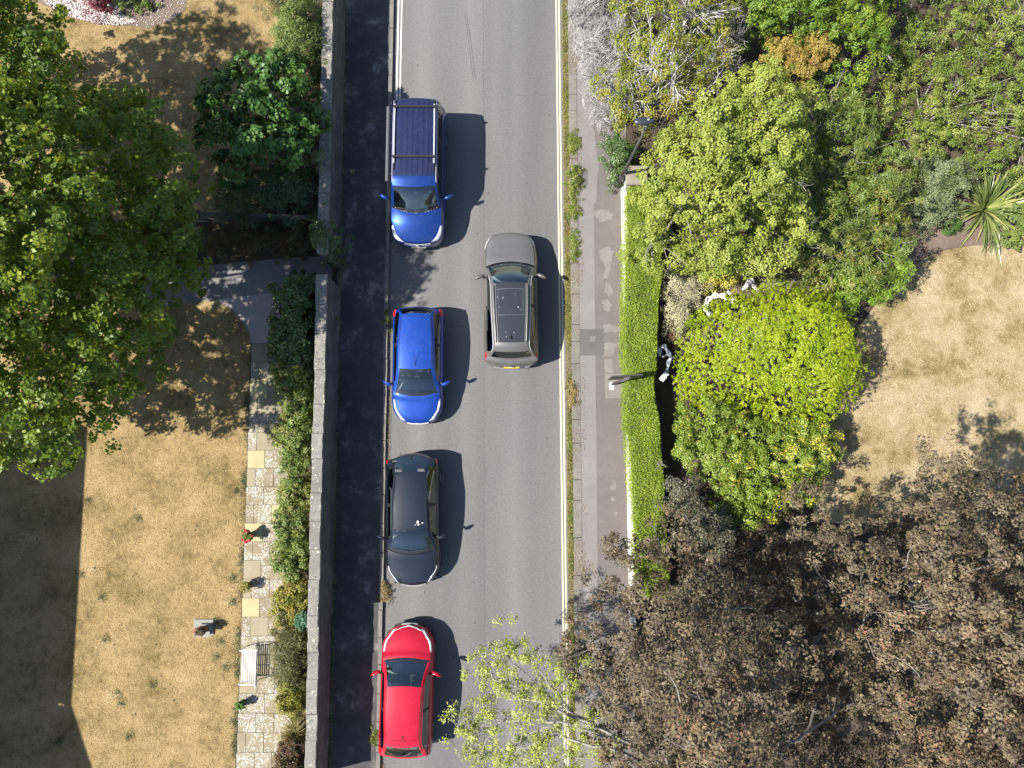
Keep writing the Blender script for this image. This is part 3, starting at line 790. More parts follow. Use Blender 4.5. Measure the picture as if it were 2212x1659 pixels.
class Car:
    def __init__(s, name, label, loc, rz, spec):
        s.__dict__.update(spec); s.L2 = s.L / 2; s.W2 = s.W / 2
        s.root = thing(name, label, 'van' if 'van' in name else 'car', loc, rz, group=spec.get('group'))
        k = np.array(s.keys, float)     # x, top-edge half width, edge z, centre z, max half width, z of max width
        s.kx = k[:, 0]
        n = 110
        s.us = np.linspace(0, len(k) - 1, n)
        iu = np.arange(len(k))
        cols = [pchip(iu, k[:, c], s.us) for c in range(6)]
        S = np.zeros((n, 10, 3))
        for i in range(n):
            x, wt, ze, zc, wm, zm = [c[i] for c in cols]
            d = zc - ze; zs = s.sill
            ar = -1
            for xw in s.axles:
                q = s.archR ** 2 - (x - xw) ** 2
                if q > 0: ar = max(ar, s.wr + math.sqrt(q) - .0)
            pr = [(0, zc), (.35 * wt, zc - .10 * d), (.7 * wt, zc - .42 * d), (.91 * wt, ze + .2 * d), (wt, ze), (wt + .62 * (wm - wt), ze - .3 * (ze - zm)),
                  (wm, max(zm, ar + .045)), (wm * .995, max((zm + zs) * .5, ar + .022)), (wm * .965, max(zs + .06, ar + .006)), (wm * .92, max(zs, ar))]
            for j, (y, z) in enumerate(pr): S[i, j] = (x, y, z)
        # noses and tails are bowed in plan
        for i in range(n):
            x = S[i, 0, 0]
            if x > 0: b = s.bow_f * max(0, (x - s.cowl) / (s.L2 - s.cowl)) ** 1.5
            else: b = -s.bow_r * max(0, (-x - s.tail) / (s.L2 - s.tail)) ** 1.5
            S[i, :, 0] -= b * (S[i, :, 1] / s.W2) ** 2 + 0
        s.S = S
    def grid_mesh(s, name, G, m, smooth=True, both=False, parent=None, flip=False):
        """G: rows x cols x 3"""
        a, b = G.shape[:2]; f = []
        for i in range(a - 1):
            for j in range(b - 1):
                f.append((i * b + j, i * b + j + 1, (i + 1) * b + j + 1, (i + 1) * b + j))
        me = mesh_py(name, G.reshape(-1, 3), f, smooth)
        return link(name, me, m, parent or s.root, local=True)
    def mirror(s, G):
        Q = G.copy(); Q[..., 1] *= -1; return Q
    def full(s, i0, i1, j0, j1):
        A = s.S[i0:i1 + 1, j0:j1 + 1]
        B = s.mirror(A)[:, ::-1]
        return B, A
    def body(s):
        S = s.S; n = len(S); mb = MB()
        def addg(G):
            a, b = G.shape[:2]
            mb.add(G.reshape(-1, 3), [(i * b + j, i * b + j + 1, (i + 1) * b + j + 1, (i + 1) * b + j) for i in range(a - 1) for j in range(b - 1)])
        A = S[:, 4:]; addg(A); addg(s.mirror(A))
        xs = S[:, 0, 0]
        ib = [i for i in range(n) if xs[i] <= -s.tail]
        if len(ib) > 1:
            T = S[ib[0]:, :5]; addg(T); addg(s.mirror(T))
        for e in (0, n - 1):                         # bumper faces
            P = S[e, 4:]
            cap = np.zeros((6, 11, 3))
            for r in range(6):
                w = P[r, 1]; ys = np.linspace(-w, w, 11)
                bow = (s.bow_f if e == 0 else -s.bow_r)
                x0 = P[r, 0] + bow * (w / s.W2) ** 2
                bulge = (.035 if e == 0 else -.035) * math.sin(math.pi * min(1, r / 5))
                for c in range(11):
                    cap[r, c] = (x0 - bow * (ys[c] / s.W2) ** 2 + bulge * (1 - (ys[c] / w) ** 4), ys[c], P[r, 2])
            # lower edge level
            addg(cap)
        o = mb.build('body', s.pm, s.root, local=True, smooth=True)
        # bonnet
        ih = [i for i in range(n) if xs[i] >= s.cowl - .02]
        Bn = S[:ih[-1] + 1, :5].copy(); x_c = Bn[-1, 0, 0]
        for i in range(len(Bn)):
            t = 1 - (Bn[i, 0, 0] - x_c) / (s.L2 - x_c)
            wt = Bn[i, 4, 1] or 1
            Bn[i, :, 0] += (s.bow_ws - .02) * t ** 2 * (1 - (Bn[i, :, 1] / wt) ** 2)
            Bn[i, :, 2] += s.crease * np.exp(-((Bn[i, :, 1] / wt - .7) / .16) ** 2) * min(1, 2.5 * t)
        G = np.concatenate([s.mirror(Bn)[:, :0:-1], Bn], 1)
        bo = s.grid_mesh('bonnet', G, s.pm)
        # shut lines
        for sg in (1, -1):
            pts = [Vector((p[0], p[1] * sg * .985, p[2] + .004)) for p in Bn[3:, 4]]
            MB().tube(pts, .006, 4, False).build('shut_line', M['gap'], bo, local=True)
        return o
    def surf(s, uf, vf, side, off):
        """point on the lower body: uf station 0..1, vf section index 0..9"""
        n = len(s.S); u = min(max(uf * (n - 1), 0), n - 1.001); i = int(u); a = u - i
        v = min(max(vf, 0), 8.999); j = int(v); b = v - j
        P = s.S; q = lambda ii, jj: Vector(P[ii, jj])
        p = (q(i, j) * (1 - b) + q(i, j + 1) * b) * (1 - a) + (q(i + 1, j) * (1 - b) + q(i + 1, j + 1) * b) * a
        du = q(i + 1, j) - q(i, j); dv = q(i, j + 1) - q(i, j)
        nn = du.cross(dv)
        nn = -nn.normalized() if nn.length > 1e-9 else Vector((0, 0, 1))
        if nn.dot(Vector((0, p.y, p.z - .45))) < 0: nn = -nn
        p = p + nn * off
        return Vector((p.x, p.y * side, p.z))
    def patch(s, name, cs, side, m, off=.012, nu=8, nv=6, parent=None):
        """four (u,v) corners on the body surface, rounded a little"""
        G = np.zeros((nu + 1, nv + 1, 3))
        for i in range(nu + 1):
            for j in range(nv + 1):
                a, b = i / nu, j / nv
                u = (cs[0][0] * (1 - b) + cs[1][0] * b) * (1 - a) + (cs[3][0] * (1 - b) + cs[2][0] * b) * a
                v = (cs[0][1] * (1 - b) + cs[1][1] * b) * (1 - a) + (cs[3][1] * (1 - b) + cs[2][1] * b) * a
                k = off * (1 if 0 < i < nu and 0 < j < nv else .15)
                G[i, j] = s.surf(u, v, side, k)
        return s.grid_mesh(name, G, m, parent=parent)
    def uf(s, x):
        """station fraction for a given x"""
        return float(np.interp(-x, -s.S[:, 0, 0], np.linspace(0, 1, len(s.S))))
    def house(s):
        """greenhouse: windscreen, roof, rear and side glass from one surface"""
        g = np.array(s.gkeys, float)   # x, base half width, base z, roof-edge half width, top z, bow
        iu = np.arange(len(g))
        ub = sorted(set(s.gu)); us = []
        for a, b in zip(ub[:-1], ub[1:]):
            kk = max(2, int(round((b - a) * 9))); us += list(np.linspace(a, b, kk, endpoint=False))
        us.append(ub[-1]); us = np.array(us)
        C = [pchip(iu, g[:, c], us) for c in range(6)]
        vs = [0, .2, .4, .6, .78, .90, .97, 1.03, 1.10, 1.14, 1.35, 1.6, 1.86, 1.95, 2.0]
        G = np.zeros((len(us), len(vs), 3))
        for i in range(len(us)):
            x, wb, zb, wr, zt, bw = [c[i] for c in C]
            h = zt - zb; cr = min(.055, .30 * h)
            for j, v in enumerate(vs):
                if v <= 1: y = wr * v; z = zt - cr * v ** 2.4
                else:
                    t = v - 1; y = wr + (wb - wr) * (t ** .85); z = (zt - cr) * (1 - t) + zb * t - (.012 if v < 1.12 else 0) * min(1, h * 4)
                    y += .02 * math.sin(math.pi * t) * min(1, h * 2)
                G[i, j] = (x + bw * (1 - min(1, (y / max(wb, wr))) ** 2), y, z)
        s.G, s.gus, s.gvs = G, us, vs
        reg = {}
        for i in range(len(us) - 1):
            for j in range(len(vs) - 1):
                u, v = (us[i] + us[i + 1]) / 2, (vs[j] + vs[j + 1]) / 2
                key = s.classify(u, v)
                if key is None: continue
                for sg in (1, -1):
                    kk = key if key[0] in ('roof', 'pillar', 'windscreen', 'rear_window', 'scuttle', 'roof_panel', 'spoiler') else key + (sg,)
                    reg.setdefault(kk, []).append((i, j, sg))
        mats = {'roof': s.rm, 'pillar': s.pm, 'windscreen': M['screen'], 'rear_window': s.rear_m, 'side_window': M['privacy'], 'scuttle': M['trim'],
                'roof_panel': M['roof_glass'], 'window_pillar': M['trim'], 'spoiler': s.pm}
        out = {}
        for key, fs in reg.items():
            v = []; f = []; idx = {}
            for i, j, sg in fs:
                q = []
                for a, b in ((i, j), (i, j + 1), (i + 1, j + 1), (i + 1, j)):
                    kk = (a, b, sg if vs[b] > 0 else 1)
                    if kk not in idx:
                        idx[kk] = len(v); p = G[a, b]; v.append((p[0], p[1] * sg, p[2]))
                    q.append(idx[kk])
                f.append(tuple(q if sg > 0 else q[::-1]))
            me = mesh_py(key[0], v, f, True)
            if key[0] == 'side_window' and key[1] == 0: me.materials.append(M['side_clear'])
            out.setdefault(key[0], []).append(link(key[0], me, mats[key[0]], s.root, local=True))
        return out
    def gpoint(s, u, v, side=1, off=0.0):
        i = int(np.clip(np.searchsorted(s.gus, u) - 1, 0, len(s.gus) - 2)); a = (u - s.gus[i]) / (s.gus[i + 1] - s.gus[i])
        j = int(np.clip(np.searchsorted(s.gvs, v) - 1, 0, len(s.gvs) - 2)); b = (v - s.gvs[j]) / (s.gvs[j + 1] - s.gvs[j])
        G = s.G
        p = (G[i, j] * (1 - b) + G[i, j + 1] * b) * (1 - a) + (G[i + 1, j] * (1 - b) + G[i + 1, j + 1] * b) * a
        return Vector((p[0], p[1] * side, p[2] + off))
    def gline(s, name, uv, r, m, off=.003, n=12, parent=None, sides=(1,)):
        for sd in sides:
            mb = MB(); pts = []
            for (u0, v0), (u1, v1) in zip(uv[:-1], uv[1:]):
                for k in range(n):
                    t = k / n; v = v0 + (v1 - v0) * t
                    pts.append(s.gpoint(u0 + (u1 - u0) * t, abs(v), sd * (1 if v >= 0 else -1), off))
            v = uv[-1][1]; pts.append(s.gpoint(uv[-1][0], abs(v), sd * (1 if v >= 0 else -1), off))
            mb.tube(pts, r, 4)
            o = mb.build(name, m, parent or s.root, local=True)
        return o
    def wheels(s):
        for xw in s.axles:
            for sg in (1, -1):
                c = (xw, sg * (s.W2 - .115), s.wr)
                mb = MB(); prof = [(.60, -.1), (.86, -.105), (.97, -.09), (1, -.05), (1, .05), (.97, .09), (.86, .105), (.60, .1)]
                V = []; F = []; nn = 24
                for r, w in prof:
                    for k in range(nn):
                        q = 2 * math.pi * k / nn; V.append((r * s.wr * math.cos(q), w, r * s.wr * math.sin(q)))
                for i in range(len(prof) - 1):
                    for k in range(nn): F.append((i * nn + k, i * nn + (k + 1) % nn, (i + 1) * nn + (k + 1) % nn, (i + 1) * nn + k))
                w = mb.add(V, F)
                wo_ = w.build('wheel', M['rubber'], s.root, local=True, smooth=True); wo_.location = c
                rim = MB()
                for k in range(10):
                    q = 2 * math.pi * k / 10
                    Mx = Matrix.Rotation(q, 4, 'Y')
                    rim.box((.04, .065, -.022), (.64 * s.wr, .085, .022), Mx)
                V = []; F = []
                for r, yy in ((.52, .02), (.60, .09), (.66, .098)):
                    for k in range(nn):
                        q = 2 * math.pi * k / nn; V.append((r * s.wr * math.cos(q), yy, r * s.wr * math.sin(q)))
                for i in range(2):
                    for k in range(nn): F.append((i * nn + k, i * nn + (k + 1) % nn, (i + 1) * nn + (k + 1) % nn, (i + 1) * nn + k))
                F.append(tuple(range(nn)))
                rim.add(V, F)
                ro = rim.build('rim', M['alloy'], wo_, local=True)
                if sg < 0: ro.rotation_euler = (0, 0, math.pi)
        # dark underside and arch liners
        mb = MB(); mb.box((-s.L2 + .25, -s.W2 * .86, s.sill), (s.L2 - .25, s.W2 * .86, s.sill + .06))
        for xw in s.axles:
            mb.box((xw - s.archR - .02, -s.W2 * .80, s.sill + .05), (xw + s.archR + .02, s.W2 * .80, s.wr + s.archR + .03))
        mb.build('underbody', M['gap'], s.root, local=True)
    def mirrors(s, x, z, y, scale=1.0, m=None):
        for sg in (1, -1):
            mb = MB()
            c = Vector((x, sg * (y + .13 * scale), z + .05))
            V = []; F = []; nu, nv = 8, 10
            for i in range(nu + 1):
                a = math.pi * i / nu
                for k in range(nv):
                    q = 2 * math.pi * k / nv
                    px = math.sin(a) * math.cos(q); pz_ = math.sin(a) * math.sin(q); py = -math.cos(a)
                    V.append((c.x + .075 * scale * (px if px > 0 else px * .45) - .10 * scale * (py * .5 + .2), c.y + sg * .125 * scale * py, c.z + .075 * scale * pz_))
            for i in range(nu):
                for k in range(nv): F.append((i * nv + k, i * nv + (k + 1) % nv, (i + 1) * nv + (k + 1) % nv, (i + 1) * nv + k))
            mo = mb.add(V, F).build('door_mirror', m or s.pm, s.root, local=True, smooth=True)
            MB().tube([(x - .01, sg * (y - .06), z - .03), (x - .02, sg * (y + .05), z + .02)], .028 * scale, 6).build('mirror_arm', M['trim'], mo, local=True)
    def cabin(s, dash_z, seat_x, rear=True, drv=-1):
        f0 = s.cowl + .02
        mb = MB(); w = s.W2 * .80
        mb.box((-s.tail + .04, -w, s.sill + .07), (s.cowl - .15, w, s.sill + .12)).build('cabin_floor', M['cabin'], s.root, local=True)
        # dashboard: a rolled shelf following the screen base
        rows = []
        prof = [(s.bow_ws - .09, dash_z - .02), (s.bow_ws * .5, dash_z + .015), (-.22, dash_z + .02), (-.40, dash_z - .02), (-.46, dash_z - .12), (-.42, dash_z - .4)]
        G = np.zeros((len(prof), 13, 3))
        for i, (dx, z) in enumerate(prof):
            for j in range(13):
                yy = (j / 6 - 1); wd = w * 1.04
                hump = .055 * math.exp(-((yy - drv * .5) / .22) ** 2) * (1 if 1 < i < 4 else .2) + .02 * math.exp(-(yy / .2) ** 2)
                G[i, j] = (f0 + dx - (s.bow_ws * .9 * yy * yy if i < 3 else 0), yy * wd, z + hump)
        da = s.grid_mesh('dashboard', G, M['dash'])
        for k in (-1, 1):
            x = s.cowl - .12 + s.bow_ws * .35
            MB().box((x, k * .16 - .11, dash_z + .02), (x + .03, k * .16 + .11, dash_z + .048)).build('air_vent', M['cabin'], da, local=True)
        # steering wheel
        cx_ = Vector((f0 - .56, drv * .36, dash_z - .04)); ring = []
        for k in range(17):
            q = 2 * math.pi * k / 16
            ring.append(cx_ + Vector((math.sin(q) * .09, math.cos(q) * .175, math.sin(q) * .15)))
        mb = MB().tube(ring, .016, 6, False); mb.tube([cx_, cx_ + Vector((.25, 0, -.08))], .03, 6); mb.box((cx_.x - .03, cx_.y - .16, cx_.z - .03), (cx_.x + .03, cx_.y + .16, cx_.z + .03))
        mb.build('steering_wheel', M['trim'], s.root, local=True)
        rowsx = [seat_x] + ([seat_x - .95] if rear else [])
        for ri, sx in enumerate(rowsx):
            for yy in (-.36, .36):
                mb = MB(); bz = s.sill + .15
                mb.box((sx - .25, yy - .25, bz), (sx + .27, yy + .25, bz + .22), None, .06)
                Rm = Matrix.Translation((sx - .25, yy, bz + .15)) @ Matrix.Rotation(math.radians(-14), 4, 'Y')
                mb.box((-.07, -.24, 0), (.07, .24, .62), Rm, .06)
                mb.box((-.05, -.12, .66), (.05, .12, .86), Rm, .04)
                mb.build('seat', M['seat'], s.root, local=True)
        xb = -s.tail + .12
        MB().box((xb, -w * .93, dash_z - .1), (seat_x - 1.35, w * .93, dash_z - .08)).build('parcel_shelf', M['cabin'], s.root, local=True)
    def front_quad(s, name, y0, y1, z0, z1, m, end=1, off=.02, parent=None, n=8):
        """panel lying on the bumper face"""
        G = np.zeros((2, n + 1, 3))
        bow = s.bow_f if end > 0 else s.bow_r
        P = s.S[0 if end > 0 else -1, 4:]
        zz = P[::-1, 2]; xx = (P[:, 0] * end + bow * (P[:, 1] / s.W2) ** 2)[::-1]
        for r, z in enumerate((z0, z1)):
            ridx = float(np.interp(z, zz, np.arange(5, -1, -1)))
            bl = .035 * math.sin(math.pi * ridx / 5)
            for c in range(n + 1):
                y = y0 + (y1 - y0) * c / n
                x = float(np.interp(z, zz, xx)) - bow * (y / s.W2) ** 2 + bl + off
                G[r, c] = (x * end, y, z)
        # give it thickness
        Bk = G.copy(); Bk[..., 0] -= end * (off + .01)
        mb = MB()
        V = list(G.reshape(-1, 3)) + list(Bk.reshape(-1, 3)); k = n + 1; F = []
        for c in range(n):
            F += [(c, c + 1, k + c + 1, k + c), (c, c + 1, 2 * k + c + 1, 2 * k + c), (k + c, k + c + 1, 3 * k + c + 1, 3 * k + c)]
        F += [(0, k, 3 * k, 2 * k), (n, k + n, 3 * k + n, 2 * k + n)]
        return mb.add(V, F).build(name, m, parent or s.root, local=True)
    def wipers(s, u=.10, parent=None):
        for (v0, v1) in ((-.75, -.05), (-.02, .72)):
            a = [s.gpoint(u + .02 + .06 * t * (1 - t), abs(v0 + (v1 - v0) * t), 1 if v0 + (v1 - v0) * t >= 0 else -1, .022) for t in np.linspace(0, 1, 6)]
            MB().tube(a, .011, 5).build('wiper', M['trim'], s.root, local=True)
    def emblem(s, x, y, z, rx, rz_, m, end=1, tilt=0, parent=None, ring=False):
        n = 16; V = []; F = []
        for k in range(n):
            q = 2 * math.pi * k / n
            V.append((x, y + rx * math.cos(q), z + rz_ * math.sin(q)))
        for k in range(n):
            q = 2 * math.pi * k / n
            V.append((x + .012 * end, y + rx * (.6 if ring else .92) * math.cos(q), z + rz_ * (.6 if ring else .92) * math.sin(q)))
        F = [(k, (k + 1) % n, n + (k + 1) % n, n + k) for k in range(n)]
        if not ring: F.append(tuple(range(n, 2 * n)))
        o = MB().add(V, F).build('emblem', m, parent or s.root, local=True)
        return o

def std_classify(ws0=.07, ws1=.96, rw0=3.12, rw1=3.88, side0=.45, side1=3.55, bp=(1.80, 1.93), cp=None, roof_u=(1, 3)):
    def c(u, v):
        if v < .97:
            if ws0 < u < ws1 and v < .90: return ('windscreen',)
            if u <= ws0: return ('scuttle',)
            if rw0 < u < rw1 and v < .90: return ('rear_window',)
            return ('roof',) if ws1 <= u else ('pillar',)
        if 1.14 < v < 1.86 and side0 < u < side1:
            if bp[0] < u < bp[1]: return ('window_pillar',)
            if cp and cp[0] < u < cp[1]: return ('window_pillar',)
            return ('side_window', 0 if u < bp[0] else (1 if not cp or u < cp[0] else 2))
        return ('pillar',)
    return c

def hatch_keys(L2, W2, hood_z, belt_z, cowl, tail, nose_w=.70, tail_z=None, rear_w=.80, nose_z=.66):
    tz = tail_z or belt_z + .02
    return [(L2, nose_w * .86 * W2, nose_z, nose_z + .025, nose_w * W2, .50),
            (L2 - .05, (nose_w * .86 + .06) * W2, nose_z + .05, nose_z + .085, (nose_w + .08) * W2, .52),
            (L2 - .18, (nose_w * .86 + .15) * W2, nose_z + .11, nose_z + .165, (nose_w + .20) * W2, .55),
            (L2 - .42, .85 * W2, hood_z - .02, hood_z + .06, .965 * W2, .60),
            (L2 - .75, .88 * W2, hood_z + .05, hood_z + .12, .99 * W2, .62),
            (cowl, .895 * W2, belt_z - .02, belt_z + .055, 1.0 * W2, .64),
            (0.1, .90 * W2, belt_z + .0, belt_z + .06, 1.0 * W2, .64),
            (-.8 * tail, .895 * W2, belt_z + .02, belt_z + .05, 1.0 * W2, .66),
            (-tail, .86 * W2, tz, tz + .03, .975 * W2, .68),
            (-(tail + L2) / 2 - .005, (rear_w + .02) * W2, tz - .05, tz - .01, .93 * W2, .66),
            (-L2 + .035, (rear_w - .07) * W2, tz - .16, tz - .13, .85 * W2, .60),
            (-L2, (rear_w - .12) * W2, tz - .24, tz - .22, .78 * W2, .56)]

def hatchback(name, label, px_front, px_rear, rz, sp):
    f = D(*px_front); b = D(*px_rear)
    L = abs(f.y - b.y)
    loc = ((f.x + b.x) / 2, (f.y + b.y) / 2, 0)
    ang = math.atan2(f.y - b.y, f.x - b.x)
    L2, W2 = L / 2, sp['W'] / 2
    sp = dict(sp); sp['L'] = L
    sp['keys'] = hatch_keys(L2, W2, sp['hood_z'], sp['belt'], sp['cowl'], sp['tail'], **sp.get('hk', {}))
    g = sp['g']
    bz = sp['belt']
    sp['gkeys'] = [(sp['cowl'], .893 * W2, bz - .02, .885 * W2, bz + .025, sp['bow_ws']),
                   (g['wt_x'], .90 * W2, bz + .005, g['wt_w'], g['wt_z'], .10),
                   (g['rm_x'], .90 * W2, bz + .015, g['rm_w'], g['H'], .02),
                   (g['rr_x'], .885 * W2, bz + .02, g['rr_w'], g['rr_z'], -.06),
                   (-sp['tail'], .86 * W2, bz + .02, .82 * W2, bz + .05, -g.get('rb', .12))]
    c = Car(name, label, loc, ang, sp)
    return c

def common(c, grille=True):
    c.body(); parts = c.house(); c.wheels()
    return parts

GU = [0, .07, .45, .96, 1.0, 1.80, 1.93, 2.0, 3.0, 3.12, 3.55, 3.88, 4]
CARS = {}
# --- blue hatchback, nose to the camera's bottom edge
c = hatchback('parked_car', 'bright blue hatchback parked between the dark blue van and the black car', (903, 914, .5), (902, 661, 1.0), 0,
    dict(W=1.72, sill=.20, axles=(1.18, -1.30), archR=.345, wr=.30, cowl=.93, tail=1.80, bow_f=.20, bow_r=.16, bow_ws=.19, crease=.022, belt=.95, hood_z=.80,
         pm=M['p_blue'], rm=M['p_blue'], rear_m=M['privacy'], gu=GU, group='cars on the road', hk=dict(nose_w=.66, nose_z=.64),
         g=dict(wt_x=.10, wt_w=.575, wt_z=1.41, rm_x=-.7, rm_w=.56, H=1.47, rr_x=-1.50, rr_w=.50, rr_z=1.41, rb=.12),
         classify=std_classify()))
common(c); c.mirrors(.66, .95, .80, 1.25); c.cabin(.93, -.15); c.wipers()
for sg in (1, -1):
    c.patch('headlight', [(.04, 2.1), (.04, 4.3), (c.uf(1.18), 4.4), (c.uf(1.18), 3.7)], sg, M['lens'])
    c.patch('tail_light', [(c.uf(-1.58), 3.2), (c.uf(-1.60), 5.4), (c.uf(-1.86), 5.6), (c.uf(-1.84), 3.4)], sg, M['lens_red'], .016)
c.front_quad('grille', -.42, .42, .34, .52, M['trim']); c.front_quad('chrome_strip', -.36, .36, .555, .585, M['chrome']); c.front_quad('number_plate', -.26, .26, .40, .50, M['plate_white'], off=.03)
c.emblem(c.L2 + .015, 0, .635, .075, .034, M['chrome'])
c.gline('tailgate_line', [(2.90, -.9), (2.90, .9)], .005, M['gap'], .002)
c.gline('roof_gutter', [(1.0, .93), (2.0, .93), (2.9, .93)], .008, M['gap'], .002, sides=(1, -1))
mb = MB(); p = c.gpoint(1.12, 0); mb.tube([p, p + Vector((-.42, 0, .22))], [.008, .003], 5); mb.lathe([(.03, 0), (.022, .025), (.0, .03)], p, 8); mb.build('aerial', M['trim'], c.root, local=True)
mb = MB(); mb.tube([c.gpoint(3.5, .35, -1, .02), c.gpoint(3.9, .0, 1, .03)], .010, 5); mb.build('rear_wiper', M['trim'], c.root, local=True)
CARS['blue'] = c

# --- black hatchback
c = hatchback('parked_car', 'glossy black hatchback parked between the blue hatchback and the red car', (894, 1262, .5), (890, 981, .85), 0,
    dict(W=1.765, sill=.20, axles=(1.27, -1.33), archR=.355, wr=.315, cowl=.90, tail=1.90, bow_f=.26, bow_r=.26, bow_ws=.19, crease=.012, belt=.95, hood_z=.80,
         pm=M['p_black'], rm=M['p_black'], rear_m=M['screen'], gu=GU, group='cars on the road', hk=dict(nose_w=.62, nose_z=.66, rear_w=.74),
         g=dict(wt_x=.16, wt_w=.575, wt_z=1.36, rm_x=-.6, rm_w=.545, H=1.43, rr_x=-1.36, rr_w=.47, rr_z=1.36, rb=.18),
         classify=std_classify(rw0=3.2, rw1=3.92)))
common(c); c.mirrors(.55, .95, .82, 1.2, M['p_black']); c.cabin(.93, -.2); c.wipers()
for sg in (1, -1):
    c.patch('headlight', [(.03, 3.0), (.03, 4.4), (c.uf(1.56), 4.6), (c.uf(1.56), 4.0)], sg, M['lens'])
    c.patch('tail_light', [(c.uf(-1.80), 4.4), (c.uf(-1.84), 5.3), (c.uf(-2.05), 5.6), (c.uf(-2.05), 4.6)], sg, M['lens_red'], .012)
c.front_quad('grille', -.48, .48, .30, .50, M['trim']); c.front_quad('number_plate', -.26, .26, .42, .52, M['plate_white'], off=.035); c.front_quad('chrome_strip', -.40, .40, .57, .58, M['alloy'], off=.012)
c.gline('tailgate_line', [(2.88, -.9), (2.88, .9)], .005, M['gap'], .002)
c.gline('roof_gutter', [(1.0, .95), (2.0, .95), (2.9, .95)], .007, M['gap'], .002, sides=(1, -1))
mb = MB(); mb.tube([c.gpoint(3.80, .02, 1, .02), c.gpoint(3.97, .0, 1, .04)], .022, 6); mb.build('rear_wiper', M['trim'], c.root, local=True)
mb = MB()
for du, dv, r in ((1.28, .44, .022), (1.22, .40, .014), (1.16, .47, .026), (1.20, .70, .018), (1.15, .3, .012), (1.25, .45, .02)):
    q = c.gpoint(du, dv, 1, .003); mb.lathe([(r, 0), (r * .7, .003), (0, .004)], q, 7, 1, 1.5)
mb.build('bird_droppings', M['paper'], c.root, local=True, kind='stuff')
CARS['black'] = c

# --- red hatchback, nose to the top edge
c = hatchback('parked_car', 'red hatchback with black rear window parked nearest the bottom of the road', (885, 1350, .5), (873, 1637, .85), 0,
    dict(W=1.70, sill=.20, axles=(1.20, -1.27), archR=.35, wr=.30, cowl=.98, tail=1.85, bow_f=.22, bow_r=.20, bow_ws=.16, crease=.004, belt=.96, hood_z=.80,
         pm=M['p_red'], rm=M['p_red'], rear_m=M['privacy'], gu=[0, .07, .45, .96, 1.0, 1.80, 1.93, 2.0, 2.93, 3.0, 3.28, 3.55, 3.9, 4], group='cars on the road', hk=dict(nose_w=.62, nose_z=.62, rear_w=.88, tail_z=.96),
         g=dict(wt_x=.22, wt_w=.575, wt_z=1.42, rm_x=-.5, rm_w=.56, H=1.49, rr_x=-1.26, rr_w=.53, rr_z=1.41, rb=.10),
         classify=std_classify(rw0=3.28, rw1=3.9)))
common(c); c.mirrors(.62, .95, .80, 1.25); c.cabin(.94, -.1); c.wipers()
for sg in (1, -1):
    c.patch('headlight', [(.06, 2.4), (.06, 4.3), (c.uf(1.24), 4.5), (c.uf(1.26), 3.7)], sg, M['lens'])
    c.patch('tail_light', [(c.uf(-1.66), 4.3), (c.uf(-1.66), 5.6), (c.uf(-1.93), 5.8), (c.uf(-1.93), 4.6)], sg, M['lens_red'], .012)
    pts = [Vector((c.L2 + .01, 0, .645)), Vector((c.L2 - .02, sg * .12, .66)), Vector((c.L2 - .06, sg * .28, .69)), Vector((c.L2 - .13, sg * .42, .725))]
    MB().tube(pts, [.022, .02, .016, .012], 5).build('chrome_strip', M['chrome'], c.root, local=True)
c.front_quad('grille', -.50, .50, .28, .44, M['trim']); c.front_quad('number_plate', -.26, .26, .44, .54, M['plate_white'], off=.04)
c.emblem(c.L2 + .02, 0, .625, .07, .045, M['chrome'], ring=True)
c.gline('tailgate_line', [(2.93, -.88), (2.93, .88)], .006, M['gap'], .002)
c.gline('roof_gutter', [(1.0, .93), (2.0, .93), (2.93, .93)], .007, M['gap'], .002, sides=(1, -1))
mb = MB(); p = c.gpoint(2.78, 0); mb.tube([p, p + Vector((-.20, .0, .11))], [.007, .004], 5); mb.lathe([(.032, 0), (.024, .03), (0, .035)], p, 8); mb.build('aerial', M['trim'], c.root, local=True)
mb = MB(); mb.tube([c.gpoint(3.55, .45, -1, .02), c.gpoint(3.86, .0, 1, .03)], .02, 5); mb.build('rear_wiper', M['trim'], c.root, local=True)
q = Vector((c.cowl - .10, .22, .985)); MB().box((q.x - .10, q.y - .10, q.z), (q.x + .08, q.y + .09, q.z + .006), Matrix.Identity(4)).build('paper_note', M['paper'], c.root, local=True)
for (u, v) in ((.30, .80), (.88, .78)):
    q = c.gpoint(u, v, 1, -.012); MB().box((q.x - .035, q.y - .04, q.z - .012), (q.x + .035, q.y + .04, q.z - .008)).build('screen_sticker', M['paper'], c.root, local=True)
CARS['red'] = c

# --- grey SUV driving up the road
GUS = [0, .07, .45, .93, 1.0, 1.22, 1.80, 1.93, 2.0, 2.20, 2.9, 3.0, 3.3, 3.45, 3.9, 4]
def suv_class():
    base = std_classify(ws1=.93, rw0=3.45, rw1=3.9, side1=3.45)
    def f(u, v):
        if v < .80 and .93 < u < 2.9: return ('roof_panel',)
        if v < .9 and 2.9 <= u < 3.45: return ('spoiler',)
        return base(u, v)
    return f
c = hatchback('moving_car', 'dark grey SUV with roof rails and panoramic roof in the right lane', (1101, 507, .6), (1105, 794, .55), 0,
    dict(W=1.86, sill=.24, axles=(1.36, -1.34), archR=.39, wr=.35, cowl=1.02, tail=1.98, bow_f=.20, bow_r=.16, bow_ws=.17, crease=.03, belt=1.06, hood_z=.92,
         pm=M['p_grey'], rm=M['p_grey'], rear_m=M['privacy'], gu=GUS, group='cars on the road', hk=dict(nose_w=.70, nose_z=.78, rear_w=.92, tail_z=1.06),
         g=dict(wt_x=.24, wt_w=.62, wt_z=1.60, rm_x=-.5, rm_w=.60, H=1.66, rr_x=-1.62, rr_w=.54, rr_z=1.58, rb=.12),
         classify=suv_class()))
